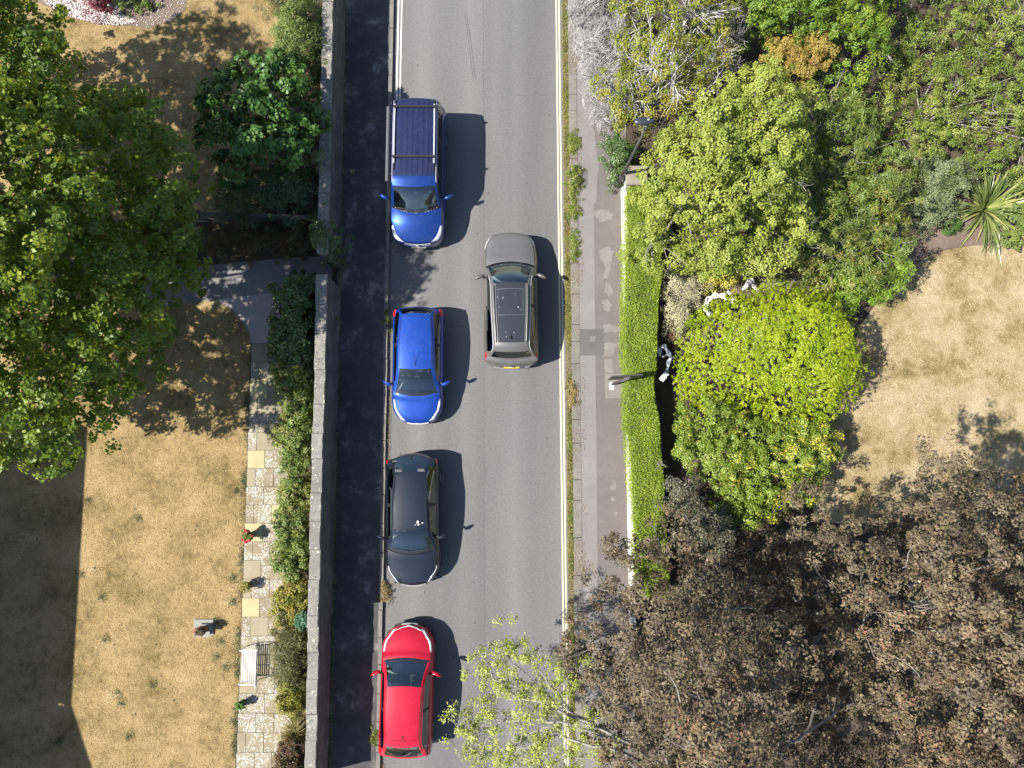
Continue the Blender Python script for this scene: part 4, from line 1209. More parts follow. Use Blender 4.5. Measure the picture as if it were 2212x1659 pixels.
common(c); c.mirrors(.70, 1.05, .87, 1.3); c.cabin(1.04, -.1); c.wipers()
for sg in (1, -1):
    c.patch('headlight', [(.03, 4.0), (.03, 4.9), (c.uf(1.80), 4.8), (c.uf(1.80), 4.4)], sg, M['lens'])
    c.patch('tail_light', [(c.uf(-1.82), 4.1), (c.uf(-1.86), 4.9), (c.uf(-2.24), 5.2), (c.uf(-2.24), 4.3)], sg, M['lens_red'], .014)
    pts = [c.gpoint(u, .90, sg, .045) for u in np.linspace(1.05, 2.85, 9)]
    pts = [c.gpoint(1.0, .90, sg, .0)] + pts + [c.gpoint(2.92, .90, sg, .0)]
    MB().tube(pts, .019, 6).build('roof_rail', M['chrome'] if 0 else M['p_grey'], c.root, local=True)
    pts = [c.gpoint(u, 1.10, sg, .004) for u in np.linspace(.5, 3.5, 14)]
    MB().tube(pts, .012, 4).build('window_trim', M['chrome'], c.root, local=True)
c.front_quad('grille', -.55, .55, .42, .70, M['trim'])
c.front_quad('number_plate', -.26, .26, .66, .76, M['plate_yellow'], end=-1, off=.035); c.front_quad('bumper_guard', -.62, .62, .34, .50, M['alloy'], end=-1, off=.02)
c.emblem(-c.L2 - .03, 0, .83, .085, .04, M['chrome'], end=-1)
c.gline('sunroof_line', [(1.22, -.72), (1.22, .72)], .006, M['alloy'], .002); c.gline('sunroof_line', [(2.20, -.72), (2.20, .72)], .005, M['alloy'], .002)
for sg in (1, -1): c.gline('sunroof_line', [(1.22, .66 * sg), (2.2, .66 * sg)], .004, M['alloy'], .002)
p = c.gpoint(2.72, 0)
MB().add([(p.x + .10, p.y - .03, p.z), (p.x + .10, p.y + .03, p.z), (p.x - .09, p.y + .04, p.z), (p.x - .09, p.y - .04, p.z), (p.x - .08, p.y, p.z + .06), (p.x + .08, p.y, p.z + .012)],
         [(0, 1, 5), (1, 2, 4, 5), (2, 3, 4), (3, 0, 5, 4)]).build('aerial', M['trim'], c.root, local=True)
mb = MB(); rr = random.Random(3)
for k in range(12):
    q = c.gpoint(rr.uniform(1.2, 2.85), rr.uniform(0, .72), rr.choice((-1, 1)), .004); r_ = rr.uniform(.005, .011); mb.lathe([(r_, 0), (r_ * .7, .003), (0, .004)], q, 6, 1, 1.3)
mb.build('bird_droppings', M['paper'], c.root, local=True, kind='stuff')
mb = MB(); mb.tube([c.gpoint(3.86, .02, 1, .02), c.gpoint(3.84, .6, -1, .02)], .010, 5); mb.build('rear_wiper', M['trim'], c.root, local=True)
CARS['suv'] = c

# --- dark blue camper van
f = D(903, 533, .45); b = D(897, 214, 1.7)
L2 = abs(f.y - b.y) / 2 + .06; W2 = .94; loc = ((f.x + b.x) / 2 + .02, (f.y + b.y) / 2 + .06, 0)
vk = [(L2, .66 * W2, .74, .76, .74 * W2, .50), (L2 - .04, .74 * W2, .80, .83, .83 * W2, .52), (L2 - .16, .84 * W2, .88, .94, .93 * W2, .55), (L2 - .42, .88 * W2, .98, 1.07, .975 * W2, .62),
      (L2 - .75, .895 * W2, 1.07, 1.17, .99 * W2, .66), (1.20, .90 * W2, 1.12, 1.22, 1.0 * W2, .68), (.3, .905 * W2, 1.14, 1.2, 1.0 * W2, .7), (-1.6, .905 * W2, 1.14, 1.2, 1.0 * W2, .7),
      (-L2 + .20, .89 * W2, 1.14, 1.17, .99 * W2, .7), (-L2 + .06, .86 * W2, 1.12, 1.14, .96 * W2, .66), (-L2, .80 * W2, 1.08, 1.10, .90 * W2, .6)]
gk = [(1.20, .90 * W2, 1.12, .885 * W2, 1.165, .26), (.68, .905 * W2, 1.14, .735, 1.84, .10), (.38, .905 * W2, 1.14, .73, 1.92, .03), (-1.2, .905 * W2, 1.14, .73, 1.93, .0),
      (-L2 + .26, .895 * W2, 1.14, .715, 1.87, -.06), (-L2 + .03, .87 * W2, 1.12, .84 * W2, 1.16, -.05)]
def van_class(u, v):
    if v < .97:
        if u <= .06: return ('scuttle',)
        if .06 < u < .95 and v < .9: return ('windscreen',)
        if 4.2 < u < 4.8 and v < .9: return ('rear_window',)
        if u < .95: return ('pillar',)
        return ('roof',) if u > 1.9 else ('spoiler',)
    if 1.14 < v < 1.86 and .5 < u < 4.3:
        if any(a < u < b for a, b in ((1.9, 2.1), (2.72, 2.84), (3.42, 3.56))): return ('window_pillar',)
        return ('side_window', sum(u > q for q in (1.9, 2.72, 3.42)))
    return ('pillar',)
c = Car('camper_van', 'dark blue camper van with roof bars and side awning parked by the wall', loc, math.atan2(f.y - b.y, f.x - b.x),
        dict(L=2 * L2, W=2 * W2, sill=.22, axles=(1.50, -1.45), archR=.38, wr=.33, cowl=1.20, tail=L2 - .06, bow_f=.22, bow_r=.08, bow_ws=.26, crease=.01, keys=vk, gkeys=gk,
             pm=M['p_van'], rm=M['p_vanroof'], rear_m=M['privacy'], classify=van_class, gu=[0, .06, .5, .95, 1.0, 1.9, 2.1, 2.72, 2.84, 3.0, 3.42, 3.56, 4.0, 4.2, 4.3, 4.8, 5.0]))
common(c); c.mirrors(.92, 1.15, .92, 1.3, M['p_van']); c.cabin(1.12, -.0); c.wipers(.06)
for sg in (1, -1):
    c.patch('headlight', [(.04, 1.9), (.04, 4.4), (c.uf(1.88), 4.6), (c.uf(1.92), 3.2)], sg, M['lens'], .014)
    c.patch('tail_light', [(c.uf(-L2 + .16), 5.0), (c.uf(-L2 + .16), 6.2), (c.uf(-L2 + .03), 6.2), (c.uf(-L2 + .03), 5.0)], sg, M['lens_red'], .01)
    ra = [c.gpoint(u, .90, sg, .055) for u in np.linspace(2.30, 3.72, 8)]
    rail = MB().tube(ra, .026, 6).build('roof_rail', M['chrome'], c.root, local=True)
    for u0, u1 in ((2.15, 2.30), (3.72, 3.92)):
        MB().tube([c.gpoint(u0, .90, sg, .012), c.gpoint(u0 * .4 + u1 * .6, .90, sg, .03), c.gpoint(u1, .90, sg, .05)], .02, 6).build('rail_foot', M['trim'], rail, local=True)
    pts = [c.gpoint(u, .99, sg, .004) for u in np.linspace(1.2, 4.0, 10)]
    MB().tube(pts, .009, 4).build('gutter_trim', M['chrome'], c.root, local=True)
for u in (2.42, 3.60):
    a = c.gpoint(u, .90, 1, .115); b2 = c.gpoint(u, .90, -1, .115)
    bar = MB().box((a.x - .028, b2.y - .07, a.z - .012), (a.x + .028, a.y + .07, a.z + .014)).build('roof_bar', M['trim'], c.root, local=True)
    for q in (a, b2): MB().box((q.x - .05, q.y - .03, q.z - .07), (q.x + .05, q.y + .03, q.z - .011)).build('bar_foot', M['trim'], bar, local=True)
for k in range(6):                                  # pressed ribs of the roof panel
    v = (k - 2.5) * .235
    pts = [c.gpoint(u, abs(v), 1 if v > 0 else -1, .0) for u in np.linspace(2.06, 3.98, 14)]
    V = []; F = []
    for i, p in enumerate(pts):
        V += [(p.x, p.y - .040, p.z + .001), (p.x, p.y - .026, p.z + .011), (p.x, p.y + .026, p.z + .011), (p.x, p.y + .040, p.z + .001)]
        if i:
            for j in range(3): F.append((4 * i - 4 + j, 4 * i - 3 + j, 4 * i + 1 + j, 4 * i + j))
    F += [(0, 1, 2, 3), tuple(4 * (len(pts) - 1) + q for q in (3, 2, 1, 0))]
    MB().add(V, F).build('roof_rib', M['p_vanroof'], c.root, local=True)
c.gline('roof_seam', [(1.92, -.93), (1.92, .93)], .008, M['gap'], .001); c.gline('roof_seam', [(4.08, -.9), (4.08, .9)], .008, M['gap'], .001)
# awning tube on the kerb side
aw = Vector((0, -.98, 1.72))
a0, a1 = Vector((.60, -.885, 1.80)), Vector((-1.95, -.885, 1.80))
MB().tube([a0, a0 + Vector((-.03, 0, 0)), a1 + Vector((.03, 0, 0)), a1], [.055, .062, .062, .055], 12).build('awning_case', M['awning'], c.root, local=True)
for x in (.35, -.7, -1.7): MB().box((x - .03, -.86, 1.76), (x + .03, -.72, 1.80)).build('awning_bracket', M['trim'], c.root, local=True)
for k in range(4):
    z = .615 + k * .037
    c.front_quad('grille_slat', -.44, .44, z, z + .020, M['chrome'] if k % 2 else M['p_van'], off=.022)
c.front_quad('grille', -.46, .46, .60, .755, M['trim'], off=.010); c.front_quad('number_plate', -.26, .26, .42, .52, M['plate_white'], off=.04)
e = c.emblem(c.L2 + .045, 0, .69, .085, .085, M['trim'])
ring = [Vector((c.L2 + .058, .075 * math.cos(q), .69 + .075 * math.sin(q))) for q in np.linspace(0, 2 * math.pi, 19)]
mb = MB().tube(ring, .008, 4, False)
for pl_ in ([(-.035, .055), (0, .008), (.035, .055)], [(-.06, .03), (-.028, -.055), (0, .0), (.028, -.055), (.06, .03)]):
    mb.tube([Vector((c.L2 + .06, y, .69 + z)) for y, z in pl_], .007, 4)
mb.build('badge_letters', M['chrome'], e, local=True)
# clutter along the dashboard
rr = random.Random(12)
for k in range(15):
    y = -.66 + k * .094; t = y / .75
    MB().box((1.20 + .20 - .22 * t * t - .05, y - .045, 1.165), (1.20 + .20 - .22 * t * t + .05, y + .045, 1.178)).build('blanket_strip', [M['card'], M['terracotta'], M['slab_yellow'], M['paper']][k % 4], c.root, local=True)
MB().box((1.10, .10, 1.19), (1.28, .36, 1.215)).build('cardboard_box', M['card'], c.root, local=True)
MB().box((1.16, .14, 1.216), (1.27, .33, 1.220)).build('paper_note', M['paper'], c.root, local=True)
MB().lathe([(.05, 0), (.055, .07), (.03, .10), (.02, .13), (0, .13)], (1.12, -.66, 1.16), 10).build('bottle', M['slab_yellow'], c.root, local=True)
for k in range(9):
    x, y = rr.uniform(.72, .98), rr.uniform(-.3, .62); w_ = rr.uniform(.03, .07)
    MB().box((x - w_, y - w_, 1.16), (x + w_ * .7, y + w_, 1.16 + rr.uniform(.02, .07)), Matrix.Identity(4), .01).build('cabin_clutter', [M['paper'], M['trim'], M['card'], M['sign_white']][k % 4], c.root, local=True)
CARS['van'] = c
# ------------------------------------------------------------------ plants
def nrmz(a): return a / np.maximum(np.linalg.norm(a, axis=-1, keepdims=True), 1e-9)

def leaf_arrays(P, N, size, asp, g, axis=None, fold=.18, shape='kite'):
    """every leaf its own small folded blade; returns verts, loops, sizes, verts-per-leaf"""
    n = len(P); N = nrmz(N)
    R = g.normal(size=(n, 3)) if axis is None else axis + g.normal(size=(n, 3)) * .35
    A = nrmz(R - N * (R * N).sum(1, keepdims=True)); B = np.cross(N, A)
    s = size[:, None]; w = s * (asp if np.isscalar(asp) else asp[:, None])
    if shape == 'kite':
        V = np.stack([P - A * s * .5, P + B * w * .5 - A * s * .06 + N * w * fold, P + A * s * .5 - N * s * .06, P - B * w * .5 - A * s * .06 + N * w * fold], 1)
        F = np.array([0, 1, 2, 0, 2, 3]); sz = [3, 3]
    elif shape == 'round':
        q = [(-.5, 0, 0), (-.22, .46, .10), (.25, .42, .05), (.5, 0, -.06), (.25, -.42, .05), (-.22, -.46, .10)]
        V = np.stack([P + A * s * a + B * w * b * 1.05 + N * s * c * (fold / .18) for a, b, c in q], 1)
        F = np.array([0, 1, 2, 3, 0, 3, 4, 5]); sz = [4, 4]
    elif shape == 'lobed':                       # three-lobed leaf
        q = [(-.42, 0, 0), (-.02, .50, .03), (.12, .17, .02), (.52, 0, -.06), (.12, -.17, .02), (-.02, -.50, .03)]
        V = np.stack([P + A * s * a + B * w * b + N * s * c for a, b, c in q], 1)
        F = np.array([0, 1, 2, 2, 3, 4, 4, 5, 0, 0, 2, 4]); sz = [3, 3, 3, 3]
    k = V.shape[1]
    L = (F[None] + (np.arange(n) * k)[:, None]).reshape(-1)
    return V.reshape(-1, 3), L, np.tile(sz, n), k

def leaf_object(name, P, N, size, asp, g, m, parent, tint, axis=None, fold=.18, shape='kite', kind=None):
    V, L, S, k = leaf_arrays(P, N, size, asp, g, axis, fold, shape)
    me = mesh_np(name, V, L, S, tint=np.repeat(np.clip(tint, 0, 1), k))
    return link(name, me, m, parent, kind=kind)

def edge_dist(P, c):
    """distance to outline and unit vector towards it"""
    best = np.full(len(c), 1e9); near = np.zeros_like(c); n = len(P)
    for i in range(n):
        a, b = P[i], P[(i + 1) % n]; ab = b - a
        t = np.clip(((c - a) @ ab) / (ab @ ab + 1e-12), 0, 1)[:, None]
        q = a + t * ab; d = np.linalg.norm(c - q, axis=1); k = d < best
        best[k] = d[k]; near[k] = q[k]
    return best, near

def lumps(c, g, wl):
    """smooth uneven field in [-1, 1]"""
    s = np.zeros(len(c))
    for k in range(7):
        a = g.uniform(0, 6.28); f = 6.28 / (wl * g.uniform(.6, 1.6))
        s += np.sin((c[:, 0] * math.cos(a) + c[:, 1] * math.sin(a)) * f + g.uniform(0, 6.28))
    return s / 3.2

def sample_poly(P, n, g):
    lo, hi = P.min(0), P.max(0); out = []; tot = 0
    while tot < n:
        c = g.uniform(lo, hi, (n * 2, 2)); c = c[inside(P, c)]; out.append(c); tot += len(c)
    return np.concatenate(out)[:n]

def tubes_np(paths, radii, sides=4):
    """paths (m,k,3), radii (m,k)"""
    m, k, _ = paths.shape
    T = np.gradient(paths, axis=1); T = nrmz(T)
    ref = np.where(np.abs(T[..., 2:3]) > .9, np.array([1., 0, 0]), np.array([0, 0, 1.]))
    A = nrmz(np.cross(T, ref)); B = np.cross(T, A)
    q = np.arange(sides) * 2 * math.pi / sides
    V = paths[:, :, None] + radii[:, :, None, None] * (A[:, :, None] * np.cos(q)[None, None, :, None] + B[:, :, None] * np.sin(q)[None, None, :, None])
    idx = np.arange(m * k * sides).reshape(m, k, sides)
    a = idx[:, :-1]; b = idx[:, 1:]
    F = np.stack([a, np.roll(a, -1, 2), np.roll(b, -1, 2), b], -1).reshape(-1)
    return V.reshape(-1, 3), F, np.full(m * (k - 1) * sides, 4)

def curved(a, b, k, g, bend=.15, sag=0.0):
    """bent paths from a to b (m,3)"""
    t = np.linspace(0, 1, k)[None, :, None]
    d = np.linalg.norm(b - a, axis=1)[:, None, None]
    o1 = g.normal(size=(len(a), 1, 3)) * bend * d; o2 = g.normal(size=(len(a), 1, 3)) * bend * .6 * d
    w = 4 * t * (1 - t)
    p = a[:, None] * (1 - t) + b[:, None] * t + o1 * w * .5 + o2 * np.sin(t * 2 * math.pi) * .5
    p[:, :, 2] += (sag * d * w)[:, :, 0]
    return p

def plant(name, label, cat, poly, zr, zb, zt, m, nc, lpc, cr, ls, seed, asp=.6, shape='kite', shoulder=1.2, lump=.25, wl=1.6, inner=.3, up=.6, bark='bark_brown',
          trunk=None, twigs=0, twig_r=.008, tint_k=.5, wob=.12, droop=0.0, skew=None, group=None, limbs=10, pale_up=0, ragged=.25, deep=.75, world=False, tint_add=None, fold=.18, stem_r=.03, flat=.75, axis_out=False, bough=None, fillf=.14, zmod=None):
    """crown over an outline: uneven dome of leaf clumps on twigs, limbs and trunk"""
    g = np.random.default_rng(seed)
    if world: P0 = np.array(poly, float)
    else: P0 = np.array([(p.x, p.y) for p in DP(poly, zr)])
    P = np.array(wobble([tuple(q) for q in P0], wob, 4, seed))
    c = sample_poly(P, nc, g)
    dist, near = edge_dist(P, c)
    t = np.clip(dist / shoulder, 0, 1)
    dome = np.sqrt(1 - (1 - t) ** 2)
    lm = lumps(c, g, wl)
    zs = zr + (zt - zr) * dome * (1 - .0) + lump * lm * (.25 + .75 * t)
    z = zs.copy()
    k_in = g.random(nc) < inner
    depth = g.random(nc)
    z[k_in] = zs[k_in] - (zs[k_in] - zb) * deep * depth[k_in]
    k_ed = (t < .35) & (~k_in)
    z[k_ed] = zb + (zs[k_ed] - zb) * g.random(k_ed.sum()) ** .6
    out = nrmz(np.concatenate([near - c, np.zeros((nc, 1))], 1))
    N = nrmz(out * (1 - t)[:, None] * .9 + np.array([0, 0, 1.]) * (.35 + t)[:, None])
    C = np.concatenate([c, z[:, None]], 1)
    C[:, :2] += out[:, :2] * (g.normal(size=(nc, 1)) * ragged * (1 - t)[:, None])
    if bough:                                   # foliage gathered on separate boughs with gaps between them
        R, nb = bough
        cand = sample_poly(P, nb * 14, g); cand = cand[edge_dist(P, cand)[0] > .5 * R]; bc = [cand[0]]
        dmin = np.linalg.norm(cand - bc[0], axis=1) * g.uniform(.6, 1.3, len(cand))
        for _ in range(nb - 1):
            i = int(dmin.argmax()); bc.append(cand[i]); dmin = np.minimum(dmin, np.linalg.norm(cand - cand[i], axis=1) * g.uniform(.75, 1.2, len(cand)))
        bc = np.array(bc); bd, bn = edge_dist(P, bc); bt = np.clip(bd / shoulder, 0, 1); bdm = np.sqrt(1 - (1 - bt) ** 2)
        bR = R * g.uniform(.6, 1.3, nb)
        bz = zr + (zt - zr) * bdm + lump * lumps(bc, g, wl) + lump * .5 * g.normal(size=nb) - bR * .4
        if zmod is not None: bz = np.maximum(bz + zmod(bc), zb)
        lowb = (bt < .4) & (g.random(nb) < .45); bz[lowb] = zb + (bz[lowb] - zb) * g.uniform(.25, .9, lowb.sum())
        bo = nrmz(np.concatenate([bn - bc, np.zeros((nb, 1))], 1)) * (1 - bt)[:, None]
        wgt = bR ** 2; bi = g.choice(nb, nc, p=wgt / wgt.sum())
        dr = nrmz(g.normal(size=(nc, 3)) + np.array([0, 0, .42]) + bo[bi] * .6)
        rad_ = np.where(k_in, g.uniform(.3, .8, nc), g.uniform(.82, 1.08, nc)) * bR[bi]
        Cb = np.concatenate([bc, bz[:, None]], 1)[bi] + dr * rad_[:, None] * np.array([1, 1, .72])
        Cb[:, 2] = np.maximum(Cb[:, 2], zb)
        fill = (g.random(nc) < fillf) & (dist > .6 * R)                # lower storey that closes the view to the ground
        Cb[fill] = C[fill]; Cb[fill, 2] = np.maximum(zb, zb + (np.minimum(C[fill, 2], zs[fill]) + (zmod(C[fill, :2]) if zmod is not None else 0) - zb) * g.uniform(.2, .75, fill.sum()))
        C = Cb; N = np.where(fill[:, None], N, dr); lm = np.where(fill, -.4, (g.normal(size=nb) * .8)[bi])
    centre = P0.mean(0)
    base = Vector((centre[0], centre[1], 0.0)) if trunk is None else Vector(trunk)
    root = thing(name, label, cat, base, group=group)
    # leaves
    r = cr * g.uniform(.55, 1.35, nc)
    nl = nc * lpc
    ci = np.repeat(np.arange(nc), lpc)
    dv = nrmz(g.normal(size=(nl, 3)) + N[ci] * .55)
    rad = (g.random(nl) ** .45) * r[ci]
    off = dv * rad[:, None]; off[:, 2] *= flat
    off[:, 2] -= droop * (np.linalg.norm(off[:, :2], axis=1) ** 2) / np.maximum(r[ci], .01)
    LP = C[ci] + off
    LP[:, 2] = np.maximum(LP[:, 2], .13)
    NC = nrmz(N + g.normal(size=(nc, 3)) * .45)               # leaves of one spray lie in about one plane
    LN = dv * (1 - up) * .6 + np.array([0, 0, 1.]) * up * .55 + NC[ci] * .55 + g.normal(size=(nl, 3)) * .27
    LN[:, 2] = np.abs(LN[:, 2]) * .9 + .05
    ti = tint_k * np.clip(.5 + .33 * lm + g.normal(size=nc) * .22, 0, 1)[ci] + (1 - tint_k) * g.random(nl)
    if tint_add is not None: ti = tint_add(LP, ti, g)
    ax = None
    if axis_out: ax = dv + np.array([0, 0, -.2])
    leaf_object('crown' if cat == 'tree' else 'foliage', LP, LN, ls * g.uniform(.6, 1.25, nl), asp, g, m, root, ti, axis=ax, shape=shape, fold=fold, kind='stuff')
    # limbs and twigs
    ft = np.array([base.x, base.y, 0.0])
    if cat == 'tree':
        fork = ft + np.array([0, 0, zb * .75])
        trk = np.stack([ft + np.array([0, 0, -.15]), ft * .5 + fork * .5 + np.append(g.normal(size=2) * .06, 0), fork])[None]
        sel = g.choice(nc, limbs, replace=False)
        ends = C[sel] - N[sel] * .2
        pa = curved(np.repeat(fork[None], limbs, 0) + np.append(g.normal(size=2) * .02, 0), ends, 8, g, .10, .06)
        V1, F1, S1 = tubes_np(trk, np.array([[stem_r * 2.2, stem_r * 1.6, stem_r * 1.35]]), 9)
        link('trunk', mesh_np('trunk', V1, F1, S1, smooth=True), M[bark], root)
        rr_ = np.linspace(stem_r * .75, stem_r * .16, 8)[None] * g.uniform(.7, 1.15, (limbs, 1))
        V1, F1, S1 = tubes_np(pa, rr_, 6)
        link('limbs', mesh_np('limbs', V1, F1, S1, smooth=True), M[bark], root)
        anchors = pa[:, 3:7].reshape(-1, 3)
    else:
        ns = max(5, limbs)
        sel = g.choice(nc, ns, replace=False)
        st = np.repeat(ft[None], ns, 0) + np.concatenate([g.normal(size=(ns, 2)) * .12, np.full((ns, 1), -.03)], 1)
        pa = curved(st, C[sel], 6, g, .10)
        V1, F1, S1 = tubes_np(pa, np.linspace(stem_r, stem_r * .25, 6)[None] * g.uniform(.7, 1.2, (ns, 1)), 5)
        link('stems', mesh_np('stems', V1, F1, S1, smooth=True), M[bark], root)
        anchors = pa[:, 2:5].reshape(-1, 3)
    if twigs:
        sel = g.choice(nc, min(twigs, nc), replace=False)
        E = C[sel] + N[sel] * (r[sel] * .55)[:, None]
        di = ((E[:, None, :] - anchors[None]) ** 2).sum(2); a = anchors[di.argmin(1)]
        a = E + (a - E) * np.minimum(1, (1.05 / np.maximum(np.linalg.norm(a - E, axis=1), .01)))[:, None]
        pa = curved(a, E, 6, g, .17)
        V1, F1, S1 = tubes_np(pa, np.linspace(twig_r * 1.6, twig_r * .5, 6)[None] * g.uniform(.6, 1.3, (len(sel), 1)), 4)
        ns2 = len(sel) * 2; kk_ = g.integers(0, len(sel), ns2); jj_ = g.integers(2, 5, ns2); s0 = pa[kk_, jj_]
        e0 = s0 + nrmz(nrmz(pa[kk_, 5] - pa[kk_, 1]) + g.normal(size=(ns2, 3)) * .55) * g.uniform(.15, .5, (ns2, 1))
        V2, F2, S2 = tubes_np(curved(s0, e0, 4, g, .12), np.linspace(twig_r * .7, twig_r * .3, 4)[None] * np.ones((ns2, 1)), 3)
        F1 = np.concatenate([F1, F2 + len(V1)]); S1 = np.concatenate([S1, S2]); V1 = np.concatenate([V1, V2])
        link('twigs', mesh_np('twigs', V1, F1, S1), M[bark if pale_up == 0 else pale_up], root, kind='stuff')
    return root, C, N

LM = dict(
    sycamore=leaf_mat('sycamore_leaf', [(.06, .105, .014), (.095, .155, .018), (.15, .215, .024), (.27, .295, .035)], .40, tcol=(1.7, 1.55, .55)),
    hazel=leaf_mat('round_leaf', [(.038, .092, .020), (.064, .138, .026), (.115, .205, .035)], .28),
    light=leaf_mat('light_small_leaf', [(.07, .11, .022), (.12, .17, .035), (.20, .235, .05)], .3),
    dark=leaf_mat('dark_small_leaf', [(.025, .05, .022), (.045, .08, .033), (.08, .125, .05)], .2),
    conifer=leaf_mat('olive_needle', [(.06, .065, .018), (.10, .10, .028), (.15, .135, .045)], .15),
    bronze=leaf_mat('bronze_leaf', [(.07, .045, .025), (.13, .065, .035), (.07, .07, .025), (.16, .10, .05)], .2),
    ivy=leaf_mat('ivy_leaf', [(.028, .06, .014), (.05, .095, .020), (.095, .15, .035)], .15, rough=.35, spec=.5),
    purple=leaf_mat('barberry_leaf', [(.07, .012, .018), (.14, .02, .03), (.23, .035, .045)], .25, tcol=(1.3, .6, .6)),
    pyra=leaf_mat('border_leaf', [(.06, .10, .022), (.11, .165, .035), (.19, .225, .05), (.27, .21, .06)], .25, rough=.38),
    pyra2=leaf_mat('border_leaf_yellow', [(.10, .13, .022), (.19, .195, .035), (.29, .26, .05), (.27, .15, .055)], .25),
    blue=leaf_mat('blue_green_leaf', [(.04, .11, .055), (.07, .16, .085), (.12, .21, .12)], .2),
    grass=leaf_mat('straw_blade', [(.16, .14, .045), (.26, .235, .09), (.36, .31, .15)], .3),
    twiggy=leaf_mat('yellowing_leaf', [(.08, .125, .016), (.15, .19, .024), (.24, .245, .03), (.28, .19, .03)], .28),
    big=leaf_mat('mid_green_leaf', [(.06, .125, .014), (.10, .18, .02), (.17, .24, .026), (.26, .29, .035)], .28),
    gold=leaf_mat('golden_leaf', [(.22, .18, .035), (.30, .24, .05), (.31, .22, .055), (.27, .15, .05)], .3),
    bramble=leaf_mat('bramble_leaf', [(.075, .12, .018), (.12, .17, .025), (.18, .22, .036), (.27, .27, .06)], .22),
    ginkgo=leaf_mat('pale_fan_leaf', [(.155, .20, .032), (.205, .255, .042), (.26, .30, .055), (.33, .35, .08)], .3),
    pieris=leaf_mat('narrow_leaf', [(.065, .10, .020), (.10, .145, .026), (.155, .195, .035), (.24, .16, .05)], .2, rough=.38),
    greyleaf=leaf_mat('grey_green_leaf', [(.09, .12, .05), (.15, .18, .08), (.22, .24, .13)], .22),
    topiary=leaf_mat('yellow_green_leaf', [(.12, .19, .006), (.18, .255, .008), (.26, .32, .012), (.36, .38, .02)], .25, rough=.36),
    varieg=leaf_mat('variegated_leaf', [(.095, .145, .016), (.13, .19, .022), (.185, .245, .035), (.25, .30, .07), (.52, .44, .05), (.58, .49, .07)], .22, rough=.36),
    hedge=leaf_mat('hedge_leaf', [(.12, .18, .012), (.18, .25, .018), (.25, .315, .026)], .25),
    pale=leaf_mat('pale_dry_leaf', [(.21, .20, .10), (.34, .32, .19), (.45, .43, .29)], .25),
    yellow=leaf_mat('yellow_leaf', [(.27, .26, .035), (.40, .36, .06), (.46, .42, .12)], .28),
    beech=leaf_mat('copper_leaf', [(.055, .041, .031), (.092, .069, .047), (.125, .101, .060), (.165, .130, .075), (.24, .120, .078)], .16, rough=.5, spec=.22, tcol=(1.2, .8, .5)),
    beech_d=leaf_mat('dark_bronze_leaf', [(.045, .050, .032), (.070, .072, .045), (.105, .10, .06), (.14, .115, .07)], .14, rough=.4, tcol=(1.2, .8, .5)),
    oak=leaf_mat('evergreen_oak_leaf', [(.15, .20, .03), (.23, .28, .05), (.32, .36, .075), (.45, .44, .15)], .28, rough=.35),
    whorl=leaf_mat('whorled_leaf', [(.10, .18, .018), (.15, .24, .026), (.22, .31, .04)], .22, rough=.35),
    weed=leaf_mat('weed_leaf', [(.08, .12, .02), (.14, .19, .03), (.22, .25, .05), (.30, .25, .09)], .28),
    weed_dry=leaf_mat('dry_weed', [(.16, .13, .055), (.25, .205, .09), (.30, .19, .085), (.17, .19, .055)], .2),
    strap=leaf_mat('flax_blade', [(.07, .10, .025), (.11, .15, .04), (.19, .22, .075), (.30, .28, .11)], .12, rough=.3, spec=.5),
    flower=leaf_mat('red_petal', [(.30, .008, .014), (.45, .012, .022), (.55, .03, .05)], .2, tcol=(1.2, .6, .6)),
    litter=leaf_mat('fallen_leaf', [(.16, .085, .035), (.24, .15, .065), (.30, .21, .11)], .1),
    lawnblade=leaf_mat('dry_grass_blade', [(.15, .11, .043), (.265, .19, .077), (.38, .275, .122), (.48, .37, .20)], .2),
)

# --- left garden
sy_poly = [D(x, y, 0) for x, y in [(548, 470), (556, 540), (552, 610), (542, 680), (520, 740), (478, 800), (436, 870), (410, 935), (350, 985), (290, 1010), (220, 1020), (100, 1000), (-60, 900), (-160, 760), (-190, 560), (-160, 330), (-60, 175), (60, 110), (170, 125), (250, 180), (335, 262), (425, 345), (492, 405)]]
plant('sycamore_tree', 'large spreading green tree filling the upper left of the garden', 'tree', [(p.x, p.y) for p in sy_poly], 4.2, 2.0, 9.6, LM['sycamore'], 5300, 44, .24, .115, 21, bough=(.95, 175), fillf=.36,
      asp=.85, shoulder=4.0, lump=.7, wl=2.1, inner=.34, up=.55, bark='bark_grey', trunk=(*D(190, 590).xy, 0), twigs=150, twig_r=.010, tint_k=.62, wob=.35, ragged=.45, world=True, limbs=30, stem_r=.15, deep=.8)
plant('round_leaf_shrub', 'tall round-leaved green shrub against the wall, half in tree shade', 'shrub', [(486, 215), (520, 185), (590, 165), (650, 172), (690, 190), (700, 250), (699, 330), (688, 385), (640, 410), (560, 425), (500, 395), (474, 330), (470, 270)],
      1.9, .4, 4.0, LM['hazel'], 420, 44, .20, .105, 22, bough=(.5, 40), asp=.95, shape='round', shoulder=1.3, lump=.35, wl=1.1, inner=.38, up=.62, twigs=120, ragged=.3)
plant('small_leaf_shrub', 'sunlit light green shrub leaning on the top of the wall', 'shrub', [(598, 60), (620, 25), (650, 10), (690, 8), (696, 60), (695, 130), (690, 180), (650, 178), (610, 150), (590, 110)],
      1.7, .2, 2.7, LM['light'], 300, 60, .20, .065, 23, asp=.55, shoulder=.8, lump=.25, wl=.8, inner=.4, ragged=.2, twigs=80)
